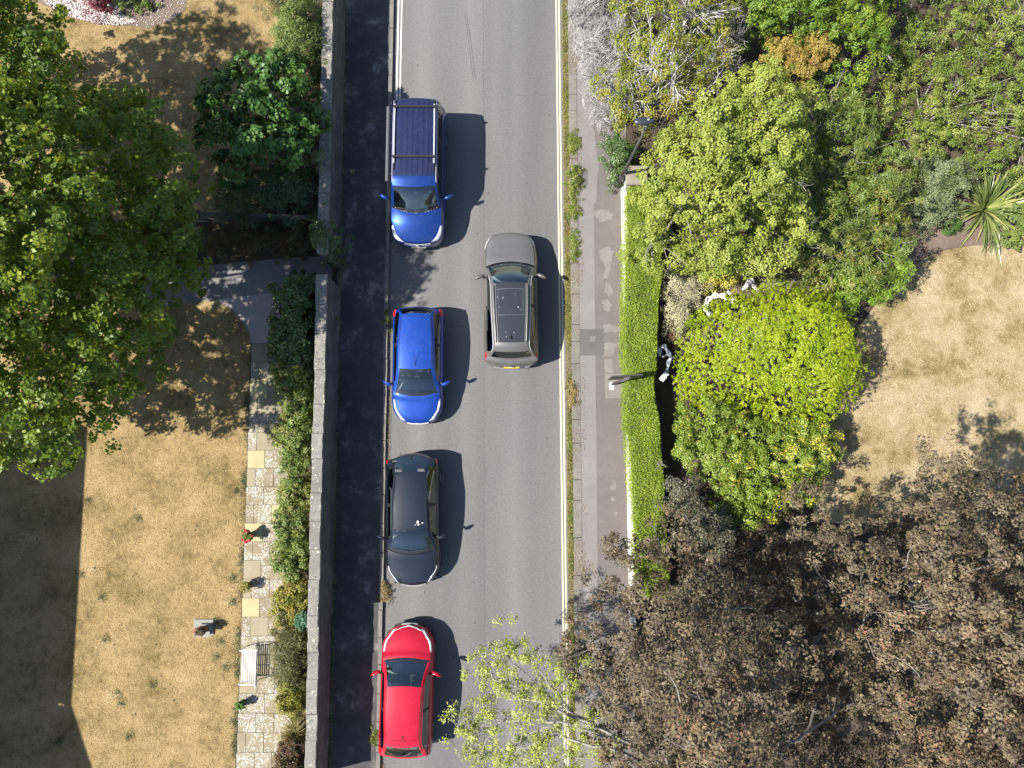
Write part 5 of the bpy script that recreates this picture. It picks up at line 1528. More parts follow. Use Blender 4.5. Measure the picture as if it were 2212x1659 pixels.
plant('feathery_conifer', 'olive feathery conifer at the top edge beside the wall', 'shrub', [(585, -60), (690, -60), (680, 0), (650, 20), (610, 45), (582, 30)],
      1.5, .2, 2.6, LM['conifer'], 160, 90, .24, .10, 24, asp=.16, shoulder=.8, lump=.25, wl=.7, inner=.3, axis_out=True)
plant('dark_evergreen_shrub', 'dark small-leaved evergreen bush behind the slatted fence', 'shrub', [(478, 400), (540, 385), (600, 400), (680, 385), (697, 400), (692, 455), (600, 466), (500, 462), (470, 440)],
      1.4, .1, 2.4, LM['dark'], 260, 60, .22, .07, 25, shoulder=.7, lump=.3, wl=.8, inner=.4, ragged=.25)
plant('variegated_sprig', 'pale cream-edged shrub reaching over the wall coping', 'shrub', [(672, 330), (705, 328), (708, 352), (690, 362), (672, 352)], 2.05, 1.2, 2.35, LM['greyleaf'], 34, 40, .13, .065, 26, shoulder=.3, lump=.1, inner=.4, trunk=(*D(668, 350).xy, 0), limbs=6)
plant('bronze_shrub', 'low bronze-leaved ground cover between fence and driveway', 'shrub', [(500, 500), (560, 492), (640, 490), (690, 492), (700, 530), (660, 548), (580, 552), (500, 556), (450, 550), (440, 510)],
      .45, .05, .8, LM['bronze'], 300, 44, .17, .06, 27, shoulder=.5, lump=.18, wl=.7, inner=.3)
plant('ivy_on_wall', 'green ivy spilling over the end of the upper wall by the gate', 'climber', [(680, 470), (700, 468), (712, 490), (722, 520), (722, 545), (700, 548), (684, 540), (676, 505)],
      1.9, .15, 2.22, LM['ivy'], 130, 50, .15, .06, 28, shoulder=.25, lump=.08, inner=.45, deep=.9, limbs=6)
plant('red_barberry', 'dark red barberry bush in the pebble bed', 'shrub', [(178, -35), (240, -35), (240, 5), (226, 26), (200, 28), (180, 14)], .5, .05, .95, LM['purple'], 90, 60, .15, .05, 29, shoulder=.45, lump=.12, inner=.35)
plant('bedding_plant', 'leafy green plant at the top edge right of the barberry', 'plant', [(248, -30), (300, -30), (302, 8), (280, 18), (255, 10)], .35, .04, .6, LM['light'], 50, 40, .13, .06, 30, shoulder=.3, lump=.08)
plant('bedding_plant', 'small round green plant in the bare bed corner', 'plant', [(306, 2), (322, -2), (330, 10), (322, 22), (308, 18)], .18, .03, .3, LM['big'], 16, 30, .09, .06, 31, shoulder=.2, lump=.04)
# border along the long wall, plant by plant
plant('ivy_mound', 'dark ivy mound at the top of the border by the gate', 'shrub', [(612, 605), (640, 598), (676, 602), (681, 700), (679, 780), (640, 786), (600, 780), (588, 745), (606, 690)],
      1.25, .05, 1.75, LM['ivy'], 330, 50, .20, .085, 32, shoulder=.6, lump=.18, wl=.8, inner=.35, asp=.85, shape='round')
BORDER = [('border_shrub', 'glossy shrub with reddish shoots below the ivy mound', [(588, 786), (640, 772), (681, 775), (680, 870), (670, 900), (612, 900), (600, 840)], 1.1, 1.5, 'pyra', 34),
          ('border_shrub', 'yellow-green shrub beside the first pale yellow paving slab', [(606, 892), (672, 885), (678, 960), (675, 1010), (606, 1010), (600, 950)], 1.0, 1.4, 'pyra', 35),
          ('border_shrub', 'dense glossy shrub widest over the middle of the paving', [(606, 1010), (676, 1006), (674, 1100), (670, 1150), (612, 1150), (598, 1080)], 1.0, 1.45, 'pyra', 36),
          ('border_shrub', 'mixed green shrub opposite the potted red geranium', [(592, 1140), (672, 1146), (669, 1230), (664, 1250), (606, 1250), (590, 1190)], 1.0, 1.4, 'pyra', 37),
          ('border_shrub', 'golden-leaved shrub opposite the heather pot', [(598, 1248), (666, 1246), (664, 1330), (660, 1350), (612, 1346), (600, 1290)], .9, 1.3, 'pyra2', 38),
          ('border_shrub', 'amber and green shrub below the olive needle bush', [(612, 1462), (660, 1456), (658, 1530), (652, 1545), (612, 1540)], .7, 1.05, 'pyra2', 39),
          ('border_shrub', 'straggly brown-green shrub in the bottom border corner', [(605, 1612), (655, 1605), (655, 1720), (600, 1720)], .6, .9, 'bronze', 40)]
for nm, lb, po, zr, zt, mt, sd in BORDER:
    plant(nm, lb, 'shrub', po, zr, .05, zt, LM[mt], 300, 52, .13, .066, sd, bough=(.28, 30), fillf=.3, shoulder=.45, lump=.17, wl=.6, inner=.34, ragged=.2, group='shrubs in the wall border')
plant('mahonia', 'blue-green fern-leaved plant tucked against the wall', 'plant', [(640, 1330), (664, 1325), (664, 1370), (642, 1368)], 1.2, .2, 1.5, LM['blue'], 40, 50, .14, .07, 41, shoulder=.3, lump=.08)
plant('needle_shrub', 'olive needle-leaved bush with arching shoots beside the bench', 'shrub', [(604, 1362), (625, 1346), (656, 1350), (660, 1400), (658, 1470), (628, 1475), (604, 1455), (598, 1410)], .9, .1, 1.35, LM['conifer'], 210, 80, .24, .12, 42,
      asp=.13, shoulder=.5, lump=.2, wl=.6, inner=.3, axis_out=True, ragged=.25)

def blades(name, label, cat, base, n, length, width, m, seed, spread=(.2, 1.2), z0=.0, arch=.55, zspread=.05, group=None, part='blades', seg=5):
    """strap leaves arching from one base"""
    g = np.random.default_rng(seed); root = thing(name, label, cat, base, group=group)
    th = g.uniform(0, 6.283, n); el = g.uniform(*spread, n); L = length * g.uniform(.55, 1.1, n)
    b = np.array(base)[None] + np.stack([np.cos(th) * g.uniform(0, zspread, n), np.sin(th) * g.uniform(0, zspread, n), np.full(n, z0)], 1)
    d0 = np.stack([np.cos(th) * np.cos(el), np.sin(th) * np.cos(el), np.sin(el)], 1)
    V = []; w0 = width * g.uniform(.7, 1.2, n)
    side = np.stack([-np.sin(th), np.cos(th), np.zeros(n)], 1)
    tw = g.normal(size=n) * .25; side = side + np.array([0, 0, 1.]) * tw[:, None]
    for k in range(seg + 1):
        t = k / seg
        p = b + d0 * (L * t)[:, None]; p[:, 2] -= arch * L * t * t * g.uniform(.7, 1.1, n) * (.6 if k < seg else .7); p[:, 2] = np.maximum(p[:, 2], .09)
        w = w0 * (1 - t ** 2.2) * .5 + .0015
        mid = p - np.array([0, 0, 1.]) * (w * .45)[:, None]
        V += [p - side * w[:, None], mid, p + side * w[:, None]]
    V = np.stack(V, 1); kk = V.shape[1]; f = []
    for k in range(seg):
        for j in range(2): f += [3 * k + j, 3 * k + j + 1, 3 * k + 4 + j, 3 * k + 3 + j]
    F = (np.array(f)[None] + (np.arange(n) * kk)[:, None]).reshape(-1)
    ti = np.repeat(g.random(n), kk)
    link(part, mesh_np(part, V.reshape(-1, 3), F, np.full(n * seg * 2, 4), tint=ti), m, root)
    return root
blades('ornamental_grass', 'arching straw-coloured grass clump in the wall border', 'grass', (*D(640, 1583).xy, .03), 420, .75, .016, LM['grass'], 43, (.35, 1.35), arch=.5)

# --- right side, from the top
plant('large_leafy_shrub', 'large bright green shrub at the top centre of the right garden', 'shrub', [(1590, -70), (1960, -70), (1945, 20), (1925, 60), (1890, 110), (1890, 170), (1850, 205), (1800, 190), (1740, 120), (1660, 90), (1600, 70), (1570, 20)],
      2.2, .2, 3.6, LM['big'], 900, 60, .19, .075, 51, bough=(.5, 75), fillf=.34, shoulder=1.2, lump=.45, wl=1.4, inner=.34, ragged=.3, twigs=60)
plant('golden_shrub', 'golden-orange leaved shrub among the green bushes', 'shrub', [(1648, 100), (1690, 78), (1735, 88), (1780, 110), (1790, 150), (1760, 165), (1778, 190), (1740, 200), (1690, 190), (1655, 160)],
      2.3, .3, 3.1, LM['gold'], 260, 60, .15, .06, 52, bough=(.32, 26), shoulder=.8, lump=.35, wl=.9, inner=.3, ragged=.3)
plant('bramble_thicket', 'low sprawling bramble thicket covering the top right slope', 'thicket', [(1960, -70), (2290, -70), (2290, 410), (2212, 400), (2130, 372), (2080, 390), (1990, 400), (1940, 350), (1880, 330), (1850, 270), (1870, 190), (1910, 110), (1950, 40)],
      .9, .1, 1.8, LM['bramble'], 1400, 50, .19, .062, 53, bough=(.5, 150), fillf=.36, shoulder=1.2, lump=.40, wl=1.1, inner=.28, ragged=.3, twigs=140, bark='bark_pale', limbs=22)
plant('twiggy_shrub', 'sparse yellow-green shrub with bare grey twigs beside the footway', 'shrub', [(1330, -70), (1590, -70), (1600, 20), (1585, 120), (1560, 190), (1500, 240), (1430, 262), (1370, 290), (1310, 285), (1290, 240), (1290, 180), (1330, 120), (1320, 40)],
      2.3, .3, 3.7, LM['twiggy'], 800, 40, .19, .075, 54, bough=(.45, 70), fillf=.3, asp=.55, shoulder=1.2, lump=.45, wl=1.2, inner=.4, ragged=.35, twigs=500, twig_r=.012, bark='twig_white', limbs=40, stem_r=.03)
plant('fan_leaf_tree', 'pale green fan-leaved tree overhanging the top of the hedge', 'tree', [(1372, 560), (1385, 470), (1396, 405), (1425, 335), (1465, 275), (1510, 245), (1540, 250), (1560, 210), (1610, 180), (1640, 170), (1650, 215), (1690, 220), (1730, 250), (1760, 290), (1735, 330), (1740, 400), (1765, 400), (1730, 450), (1730, 520), (1700, 560), (1690, 600), (1640, 590), (1590, 560), (1540, 585), (1480, 570), (1440, 560), (1400, 590)],
      3.7, 1.4, 5.9, LM['ginkgo'], 1500, 60, .19, .066, 55, bough=(.55, 95), fillf=.2, asp=.95, shoulder=2.0, lump=.50, wl=1.3, inner=.3, ragged=.4, twigs=160, bark='bark_pale', trunk=(*D(1540, 470).xy, 0), limbs=26, stem_r=.09, up=.55)
plant('narrow_leaf_shrub', 'dark narrow-leaved shrub between the pale tree and the brambles', 'shrub', [(1690, 230), (1760, 190), (1830, 215), (1880, 280), (1930, 320), (1950, 400), (1945, 480), (1955, 560), (1900, 610), (1820, 620), (1740, 610), (1680, 600), (1690, 480), (1720, 400), (1720, 300)],
      2.2, .2, 3.3, LM['pieris'], 900, 48, .20, .12, 56, bough=(.45, 75), fillf=.36, asp=.26, shoulder=1.0, lump=.40, wl=1.1, inner=.34, ragged=.35, twigs=150, bark='bark_pale', limbs=24, droop=.2, axis_out=True)
plant('whorled_shrub', 'bright green whorled-leaf shrub at the corner of the right lawn', 'shrub', [(1800, 580), (1860, 560), (1940, 555), (1958, 590), (1930, 630), (1890, 650), (1840, 648), (1800, 630)],
      1.5, .1, 2.2, LM['whorl'], 150, 56, .20, .12, 57, asp=.28, shoulder=.6, lump=.2, wl=.6, inner=.3, axis_out=True)
plant('grey_green_shrub', 'grey-green small-leaved shrub left of the flax', 'shrub', [(1960, 350), (2010, 330), (2070, 340), (2090, 400), (2070, 450), (2020, 480), (1970, 500), (1945, 480), (1950, 410)],
      1.1, .1, 1.7, LM['greyleaf'], 300, 56, .19, .06, 58, shoulder=.7, lump=.22, wl=.7, inner=.33, ragged=.25)
blades('flax_plant', 'spiky flax with long striped strap leaves above the right lawn', 'plant', (*D(2128, 452, .1).xy, .07), 170, 1.95, .085, LM['strap'], 59, (.15, 1.25), arch=.38, zspread=.12)
plant('clipped_ball', 'small round clipped green ball in the planting bed', 'shrub', [(2040, 478), (2055, 473), (2070, 478), (2073, 492), (2065, 504), (2050, 506), (2040, 497)], .28, .05, .62, LM['hazel'], 90, 40, .07, .035, 60, shoulder=.28, lump=.02, wob=.02, ragged=.03)
blades('lily_clump', 'low clump of arching green leaves at the lawn edge', 'plant', (*D(2145, 520, .1).xy, .07), 120, .55, .035, LM['greyleaf'], 61, (.3, 1.2), arch=.6)
plant('edge_shrub', 'lime-green leafy shrub at the right edge by the flax', 'shrub', [(2170, 430), (2215, 400), (2290, 400), (2290, 530), (2220, 520), (2180, 508)], .9, .1, 1.3, LM['light'], 170, 50, .18, .09, 62, shoulder=.5, lump=.15)
plant('yellow_topiary', 'big dense yellow-green clipped bush beside the right lawn', 'shrub', [(1486, 700), (1510, 670), (1560, 645), (1600, 630), (1660, 615), (1720, 615), (1770, 630), (1810, 660), (1840, 690), (1850, 730), (1866, 790), (1860, 840), (1830, 880), (1790, 920), (1740, 925), (1680, 915), (1620, 900), (1560, 890), (1500, 870), (1470, 850), (1470, 790)],
      1.7, .1, 3.3, LM['topiary'], 5400, 16, .075, .06, 63, asp=.5, shoulder=2.0, lump=.13, wl=.9, inner=.2, up=.45, ragged=.10, tint_k=.45, wob=.09)
def spotty(LP, ti, g):
    s = lumps(LP[:, :2], np.random.default_rng(5), 1.1) + .35 * lumps(LP[:, :2], np.random.default_rng(6), .4)
    side = (LP[:, 0] - LP[:, 0].mean()) * .20
    k = (s * .6 + side + g.normal(size=len(LP)) * .5) > .92
    ti = ti * .62; ti[k] = .80 + .2 * g.random(k.sum()); return ti
plant('variegated_bush', 'green bush flecked with yellow leaves below the yellow-green bush', 'shrub', [(1462, 880), (1500, 868), (1580, 880), (1680, 905), (1760, 915), (1800, 925), (1795, 980), (1780, 1030), (1750, 1080), (1680, 1110), (1620, 1120), (1560, 1110), (1500, 1060), (1470, 1000), (1455, 930)],
      1.3, .1, 2.5, LM['varieg'], 1000, 60, .16, .075, 64, bough=(.36, 80), asp=.5, shoulder=1.4, lump=.20, wl=.7, inner=.27, up=.5, ragged=.2, tint_add=spotty)
plant('pale_dry_bush', 'cream and straw coloured half-dead bush behind the hedge', 'shrub', [(1446, 570), (1480, 555), (1520, 570), (1530, 620), (1500, 660), (1490, 720), (1460, 735), (1440, 690), (1436, 620)],
      .9, .1, 1.4, LM['pale'], 260, 46, .19, .07, 65, asp=.4, shoulder=.5, lump=.25, wl=.6, inner=.35, twigs=120, bark='bark_pale', ragged=.3)
plant('yellow_shrub', 'bright yellow-leaved shrub under the pale green tree', 'shrub', [(1508, 570), (1550, 555), (1588, 575), (1590, 610), (1560, 630), (1525, 620)], 1.0, .1, 1.5, LM['yellow'], 110, 46, .16, .075, 66, shoulder=.4, lump=.2, wl=.5)
plant('bracken_tuft', 'dry tan undergrowth above the yellow-green bush', 'undergrowth', [(1600, 600), (1690, 590), (1780, 610), (1770, 640), (1680, 625), (1600, 640)], .35, .08, .55, LM['pale'], 120, 36, .16, .08, 67, asp=.25, shoulder=.4, lump=.12)
plant('pillar_climber', 'green climber hanging on the garden wall behind the lamp post', 'climber', [(1318, 300), (1345, 296), (1360, 310), (1372, 350), (1352, 360), (1350, 375), (1330, 380), (1316, 368), (1312, 340)],
      1.0, .1, 1.35, LM['ivy'], 170, 46, .15, .06, 68, shoulder=.35, lump=.1, inner=.4)
# bleached twig shrub
def twig_shrub(name, label, poly, z0, z1, n, seed, m, base_px):
    g = np.random.default_rng(seed); P = np.array([(p.x, p.y) for p in DP(poly, 1.2)]); E = sample_poly(P, n, g)
    root = thing(name, label, 'shrub', (*D(*base_px).xy, .05))
    rootp = np.array([root.location.x, root.location.y, .05])
    nb = 46
    main = np.concatenate([sample_poly(P, nb, g), g.uniform(z0, z1, (nb, 1)) * .7], 1)
    pa = curved(np.repeat(rootp[None], nb, 0) + np.concatenate([g.normal(size=(nb, 2)) * .25, np.zeros((nb, 1))], 1), main, 7, g, .10)
    V, F, S = tubes_np(pa, np.linspace(.022, .008, 7)[None] * np.ones((nb, 1)), 4)
    link('branches', mesh_np('branches', V, F, S), m, root)
    an = pa[:, 2:].reshape(-1, 3)
    Z = g.uniform(z0, z1, n)
    E3 = np.concatenate([E, Z[:, None]], 1)
    a = np.empty_like(E3)
    for i in range(0, n, 500):
        di = ((E3[i:i + 500, None] - an[None]) ** 2).sum(2) * g.uniform(.6, 1.6, (len(E3[i:i + 500]), len(an))); a[i:i + 500] = an[di.argmin(1)]
    ln = np.linalg.norm(E3 - a, axis=1)[:, None]; a = E3 + (a - E3) * np.minimum(1, 1.1 / np.maximum(ln, .01))
    pa = curved(a, E3, 5, g, .09)
    V, F, S = tubes_np(pa, np.linspace(.0095, .004, 5)[None] * g.uniform(.7, 1.4, (n, 1)), 3)
    link('twigs', mesh_np('twigs', V, F, S), m, root, kind='stuff')
    # side sprays
    n2 = int(n * 1.2); k = g.integers(0, n, n2); j = g.integers(1, 4, n2); s = pa[k, j]
    e = s + nrmz(g.normal(size=(n2, 3)) + nrmz(pa[k, 4] - pa[k, 0]) * 1.2) * g.uniform(.12, .38, (n2, 1))
    pb = curved(s, e, 3, g, .12)
    V, F, S = tubes_np(pb, np.array([[.006, .0045, .003]]) * np.ones((n2, 1)), 3)
    link('sprays', mesh_np('sprays', V, F, S), m, root, kind='stuff')
    return root
twig_shrub('bare_twig_shrub', 'bleached bare-twigged shrub spreading over the footway at the top', [(1222, -70), (1345, -70), (1350, 60), (1345, 150), (1350, 240), (1290, 275), (1262, 240), (1250, 190), (1238, 120), (1226, 50)], .5, 2.2, 1900, 70, M['twig_white'], (1345, 60))
twig_shrub('bare_twig_shrub', 'tangle of grey twigs at the right edge of the yellow-green shrub', [(1540, 40), (1590, 60), (1585, 200), (1540, 225), (1500, 215), (1530, 130)], 2.0, 3.0, 160, 71, M['twig_white'], (1500, 200))
twig_shrub('red_twig_bundle', 'thin reddish drooping stems behind the hedge', [(1440, 640), (1462, 640), (1468, 740), (1446, 740)], .4, 1.2, 60, 72, M['twig_red'], (1448, 650))

# clipped hedge
def hedge():
    z = 1.45; g = np.random.default_rng(80)
    left = [(1357, 402), (1353, 540), (1351, 700), (1352, 800), (1356, 900), (1365, 1020), (1372, 1140), (1382, 1290)]
    right = [(1448, 1290), (1438, 1120), (1432, 1000), (1420, 880), (1412, 840), (1418, 780), (1421, 700), (1428, 600), (1432, 500), (1436, 402)]
    P = np.array([(p.x, p.y) for p in DP(left + right, z)])
    P = np.array(wobble([tuple(q) for q in P], .035, 3, 81)); nlr = len(left) * 3 - 2
    root = thing('clipped_hedge', 'bright green clipped hedge running along the right footway', 'hedge', (P[:, 0].mean(), P[:, 1].mean(), 0))
    c0 = P.mean(0)
    ins = P.copy(); ins[:nlr, 0] += .13; ins[nlr:, 0] -= .13
    MB().prism([tuple(q) for q in ins], .05, z - .14).build('hedge_core', M['bark_brown'], root)  # solid brown core added inside the foliage to block light through the hedge
    n = 34000; c = sample_poly(P, n, g); dist, near = edge_dist(P, c); t = np.clip(dist / .16, 0, 1)
    zz = z - .07 + .055 * np.sqrt(1 - (1 - t) ** 2) + .03 * lumps(c, g, .5) + g.uniform(-.06, .03, n)
    n2 = 30000; e = g.integers(0, len(P), n2); s = g.random(n2)[:, None]; q = P[e] * (1 - s) + P[(e + 1) % len(P)] * s
    ed = P[(e + 1) % len(P)] - P[e]; wl_ = np.linalg.norm(ed, axis=1)
    keep = g.random(n2) < wl_ / wl_.max() * 1.2; q = q[keep]; ed = ed[keep]
    nr = np.stack([ed[:, 1], -ed[:, 0]], 1); nr = nr / np.linalg.norm(nr, axis=1, keepdims=True); mid = q + nr * .05
    sgn = np.where(inside(P, mid), -1, 1)[:, None]; nr = nr * sgn
    q = q + nr * g.uniform(-.1, .03, (len(q), 1)); zs = g.uniform(.1, z - .02, len(q))
    LP = np.concatenate([np.concatenate([c, zz[:, None]], 1), np.concatenate([q, zs[:, None]], 1)])
    up = np.concatenate([np.tile([0, 0, 1.], (n, 1)), np.concatenate([nr, np.full((len(q), 1), .45)], 1)])
    ax = up * .9 + g.normal(size=LP.shape) * .8
    N = nrmz(up + g.normal(size=LP.shape) * .7); N[:, 2] = np.abs(N[:, 2])
    ti = np.clip(.5 + .25 * lumps(LP[:, :2], g, 1.0) + g.normal(size=len(LP)) * .22, 0, 1)
    ti[g.random(len(ti)) < .012] = 1.0
    leaf_object('foliage', LP, N, g.uniform(.045, .085, len(LP)), .34, g, LM['hedge'], root, ti, axis=ax)
hedge()

# copper beech and its neighbours
bp = [(1262, 1250), (1300, 1210), (1345, 1165), (1360, 1190), (1400, 1230), (1440, 1150), (1460, 1080), (1500, 1090), (1560, 1130), (1640, 1140), (1720, 1120), (1770, 1060), (1830, 1050), (1880, 1060), (1900, 1000), (1945, 975), (1985, 1000), (2010, 1065), (2060, 1035), (2110, 1020), (2180, 1030), (2340, 1020), (2400, 1200), (2420, 1500), (2400, 1800), (1800, 1850), (1500, 1820), (1290, 1760), (1270, 1600), (1255, 1500), (1250, 1400), (1240, 1320)]
VAL = [[(p.x, p.y) for p in DP(l, 4.0)] for l in ([(1580, 1120), (1640, 1190), (1690, 1320), (1710, 1460), (1740, 1540)], [(2040, 1180), (2110, 1260), (2180, 1310)])]
RIDGE = [(*D(x, y, 7).xy, 1.7, 1.3) for x, y in ((1400, 1290), (1430, 1400), (1470, 1520), (1850, 1420), (2000, 1080))]
def valley(c):
    out = np.zeros(len(c))
    for l, (sg_, dp_) in zip(VAL, ((1.55, 5.2), (.85, 4.0))):
        d = np.full(len(c), 9.0)
        for a, b in zip(l[:-1], l[1:]):
            a = np.array(a); b = np.array(b); ab = b - a; t = np.clip(((c - a) @ ab) / (ab @ ab), 0, 1)[:, None]
            d = np.minimum(d, np.linalg.norm(c - a - t * ab, axis=1))
        out -= dp_ * np.exp(-(d / sg_) ** 4)
    for cx_, cy_, up_, sg_ in RIDGE: out += up_ * np.exp(-(((c[:, 0] - cx_) ** 2 + (c[:, 1] - cy_) ** 2) / sg_ ** 2))
    return out
plant('copper_beech_tree', 'huge bronze-leaved tree filling the lower right of the picture', 'tree', bp, 4.2, 1.6, 8.2, LM['beech'], 4700, 62, .23, .088, 81, bough=(.85, 180), fillf=.44, zmod=valley, asp=.62, shoulder=2.3, lump=.8, wl=2.0, inner=.30,
      up=.5, bark='bark_pale', trunk=(*D(1760, 1330).xy, 0), twigs=300, twig_r=.010, pale_up='bark_grey', ragged=.5, wob=.3, limbs=16, stem_r=.08, tint_k=.45)
plant('bronze_sapling', 'narrow dark bronze shrub growing between hedge and green bush', 'shrub', [(1458, 1040), (1478, 1035), (1500, 1060), (1540, 1100), (1570, 1150), (1580, 1210), (1540, 1240), (1500, 1210), (1480, 1150), (1462, 1090)],
      2.6, .6, 3.4, LM['beech_d'], 200, 60, .22, .07, 82, asp=.6, shoulder=.7, lump=.25, wl=.7, twigs=70, bark='bark_pale', ragged=.3)

# evergreen branch reaching over the road
def road_branch():
    g = np.random.default_rng(90)
    tb = D(1420, 1600, 0)
    root = thing('evergreen_oak_tree', 'pale green evergreen tree stretching thin branches over the road', 'tree', (tb.x, tb.y, 0))
    z = 3.6
    fork = np.array([tb.x, tb.y, 2.6])
    V, F, S = tubes_np(np.stack([[tb.x, tb.y, -.1], [tb.x + .05, tb.y + .03, 1.3], fork])[None], np.array([[.16, .13, .11]]), 9)
    link('trunk', mesh_np('trunk', V, F, S, smooth=True), M['bark_pale'], root)
    ln = [[(1330, 1590), (1240, 1540), (1180, 1500), (1120, 1470)], [(1330, 1590), (1200, 1530), (1110, 1500), (1060, 1490)], [(1340, 1600), (1210, 1560), (1090, 1555), (1010, 1545), (975, 1556)],
          [(1330, 1620), (1200, 1590), (1120, 1620), (1060, 1660)], [(1240, 1540), (1180, 1470), (1140, 1420), (1110, 1385)], [(1180, 1500), (1120, 1440), (1080, 1405), (1065, 1385)], [(1110, 1500), (1050, 1450), (1030, 1430)],
          [(1090, 1555), (1050, 1600), (1030, 1650)], [(1340, 1640), (1250, 1640), (1190, 1680), (1150, 1720)], [(1200, 1560), (1130, 1590), (1090, 1640), (1070, 1700)], [(1200, 1500), (1230, 1460), (1235, 1420)], [(1150, 1580), (1160, 1630), (1180, 1690)],
          [(1090, 1555), (1020, 1580), (1000, 1620)]]
    paths = []; tips = []
    for li, l in enumerate(ln):
        pts = [D(x, y, z + g.uniform(-.35, .35) + .15 * li % .5) for x, y in l]
        if li in (0, 1, 2, 3, 8): pts = [Vector(fork)] + pts
        pts = [np.array(p) for p in pts]
        fine = []
        for a, b in zip(pts[:-1], pts[1:]):
            for t in np.linspace(0, 1, 6, endpoint=False): fine.append(a * (1 - t) + b * t + g.normal(size=3) * .025)
        fine.append(pts[-1]); fine = np.array(fine)
        paths.append(fine); tips += [p for p in fine[len(fine) // 3:]]
    mb = MB()
    for i, p in enumerate(paths):
        r0 = .055 if i < 4 else .022
        mb.tube([Vector(q) for q in p], list(np.linspace(r0, .006, len(p))), 5)
    mb.build('limbs', M['bark_pale'], root, smooth=True)
    tips = np.array(tips)
    n = 430; k = g.integers(0, len(tips), n); C = tips[k] + g.normal(size=(n, 3)) * np.array([.30, .26, .2])
    xr = (C[:, 0] - C[:, 0].min()) / np.ptp(C[:, 0])
    keep = g.random(n) < .55 + .45 * xr; C = C[keep]; kk = k[keep]; n = len(C)
    pa = curved(tips[kk], C, 4, g, .12)
    V, F, S = tubes_np(pa, np.array([[.010, .007, .005, .004]]) * np.ones((n, 1)), 4); link('twigs', mesh_np('twigs', V, F, S), M['bark_pale'], root, kind='stuff')
    lp = 50; ci = np.repeat(np.arange(n), lp); dv = nrmz(g.normal(size=(n * lp, 3)) + np.array([0, 0, .3])); LP = C[ci] + dv * (g.random(n * lp) ** .5)[:, None] * (.21 * g.uniform(.6, 1.2, n))[ci][:, None]
    N = dv * .5 + np.array([0, 0, .6]) + g.normal(size=dv.shape) * .4; N[:, 2] = np.abs(N[:, 2]) + .05
    ti = .5 * np.clip(.5 + .25 * g.normal(size=n), 0, 1)[ci] + .5 * g.random(n * lp)
    leaf_object('crown', LP, N, .088 * g.uniform(.6, 1.2, n * lp), .36, g, LM['oak'], root, ti, axis=dv, kind='stuff')
road_branch()

# weeds: separate clumps where one can be told from the next, loose growth as stuff
def weed(name, label, cx_, cy_, rx, ry, h, seed, m, n=60, zb=.02, ls=.05, group='weeds along the right kerb', cat='weed'):
    poly = [(cx_ + rx * math.cos(q), cy_ + ry * math.sin(q)) for q in np.linspace(0, 2 * math.pi, 9)[:-1]]
    plant(name, label, cat, poly, h * .5, zb, h, m, n, 26, .09, ls, seed, asp=.42, shoulder=.3, lump=.06, wl=.3, wob=.06, ragged=.08, group=group, limbs=5, stem_r=.006)
weed('weed_clump', 'largest dense green weed clump on the right kerb', 1239, 390, 17, 36, .26, 100, LM['weed'], 120)
weed('weed_clump', 'rounded weed tuft above the largest weed clump', 1240, 312, 13, 24, .17, 101, LM['weed'], 70)
weed('weed_clump', 'yellowing weed tuft just below the largest weed clump', 1240, 452, 11, 26, .12, 102, LM['weed'], 60)
weed('weed_clump', 'weed tuft on the kerb right of the grey SUV bonnet', 1240, 530, 10, 36, .14, 103, LM['weed'], 70)
weed('weed_clump', 'straggly weed tuft by the kerb below the grey SUV', 1236, 850, 9, 30, .14, 104, LM['weed_dry'], 40)
weed('weed_clump', 'weeds in the left gutter in front of the black car', 830, 1280, 6, 26, .22, 105, LM['weed_dry'], 46, group='weeds along the left kerb')
weed('weed_clump', 'small weed at the left kerb behind the blue hatchback', 836, 690, 4, 14, .16, 106, LM['weed'], 16, group='weeds along the left kerb')
weed('weed_clump', 'small weed on the kerb beside the red car tail', 811, 1588, 6, 14, .16, 107, LM['weed'], 22, zb=.11, group='weeds along the left kerb')

def scatter_strip(name, label, cat, pts_fn, n, size, m, seed, zf, asp=.3, shape='kite', upv=.5, tall=0.0):
    g = np.random.default_rng(seed); xy = pts_fn(g, n); n = len(xy)
    z = zf(xy) + g.random(n) * tall
    P = np.concatenate([xy, z[:, None]], 1); N = np.tile([0, 0, upv], (n, 1)) + g.normal(size=(n, 3)) * .45; N[:, 2] = np.abs(N[:, 2]) + .05
    o = leaf_object(name, P, N, size * g.uniform(.5, 1.3, n), asp, g, m, None, np.clip(.5 + .30 * lumps(xy, g, .9) + .16 * lumps(xy, g, .3) + .16 * g.normal(size=n), 0, 1), shape=shape)
    tag(o, label, cat, kind='stuff'); return o
def gutter_pts(g, n):
    Y = g.uniform(-10.5, 17.5, n * 4); den = .30 + .5 * np.sin(Y * 1.3 + 1) * np.sin(Y * .47) + .25 * np.sin(Y * 3.1)
    k = g.random(n * 4) < np.clip(den + .25, .05, 1); Y = Y[k][:n]
    x0 = np.array([XY(y) + .18 for y in Y]); x1 = np.array([XR(y) + .03 for y in Y])
    return np.stack([x0 + (x1 - x0) * g.beta(2.2, 1.6, len(Y)), Y], 1)
scatter_strip('gutter_weeds', 'low weeds and dry grass growing along the right gutter', 'weeds', gutter_pts, 15000, .07, LM['weed_dry'], 110, lambda xy: np.full(len(xy), .012), .25, tall=.07)
scatter_strip('gutter_weeds', 'green shoots growing along the right gutter', 'weeds', gutter_pts, 11000, .075, LM['weed'], 111, lambda xy: np.full(len(xy), .015), .22, tall=.09)
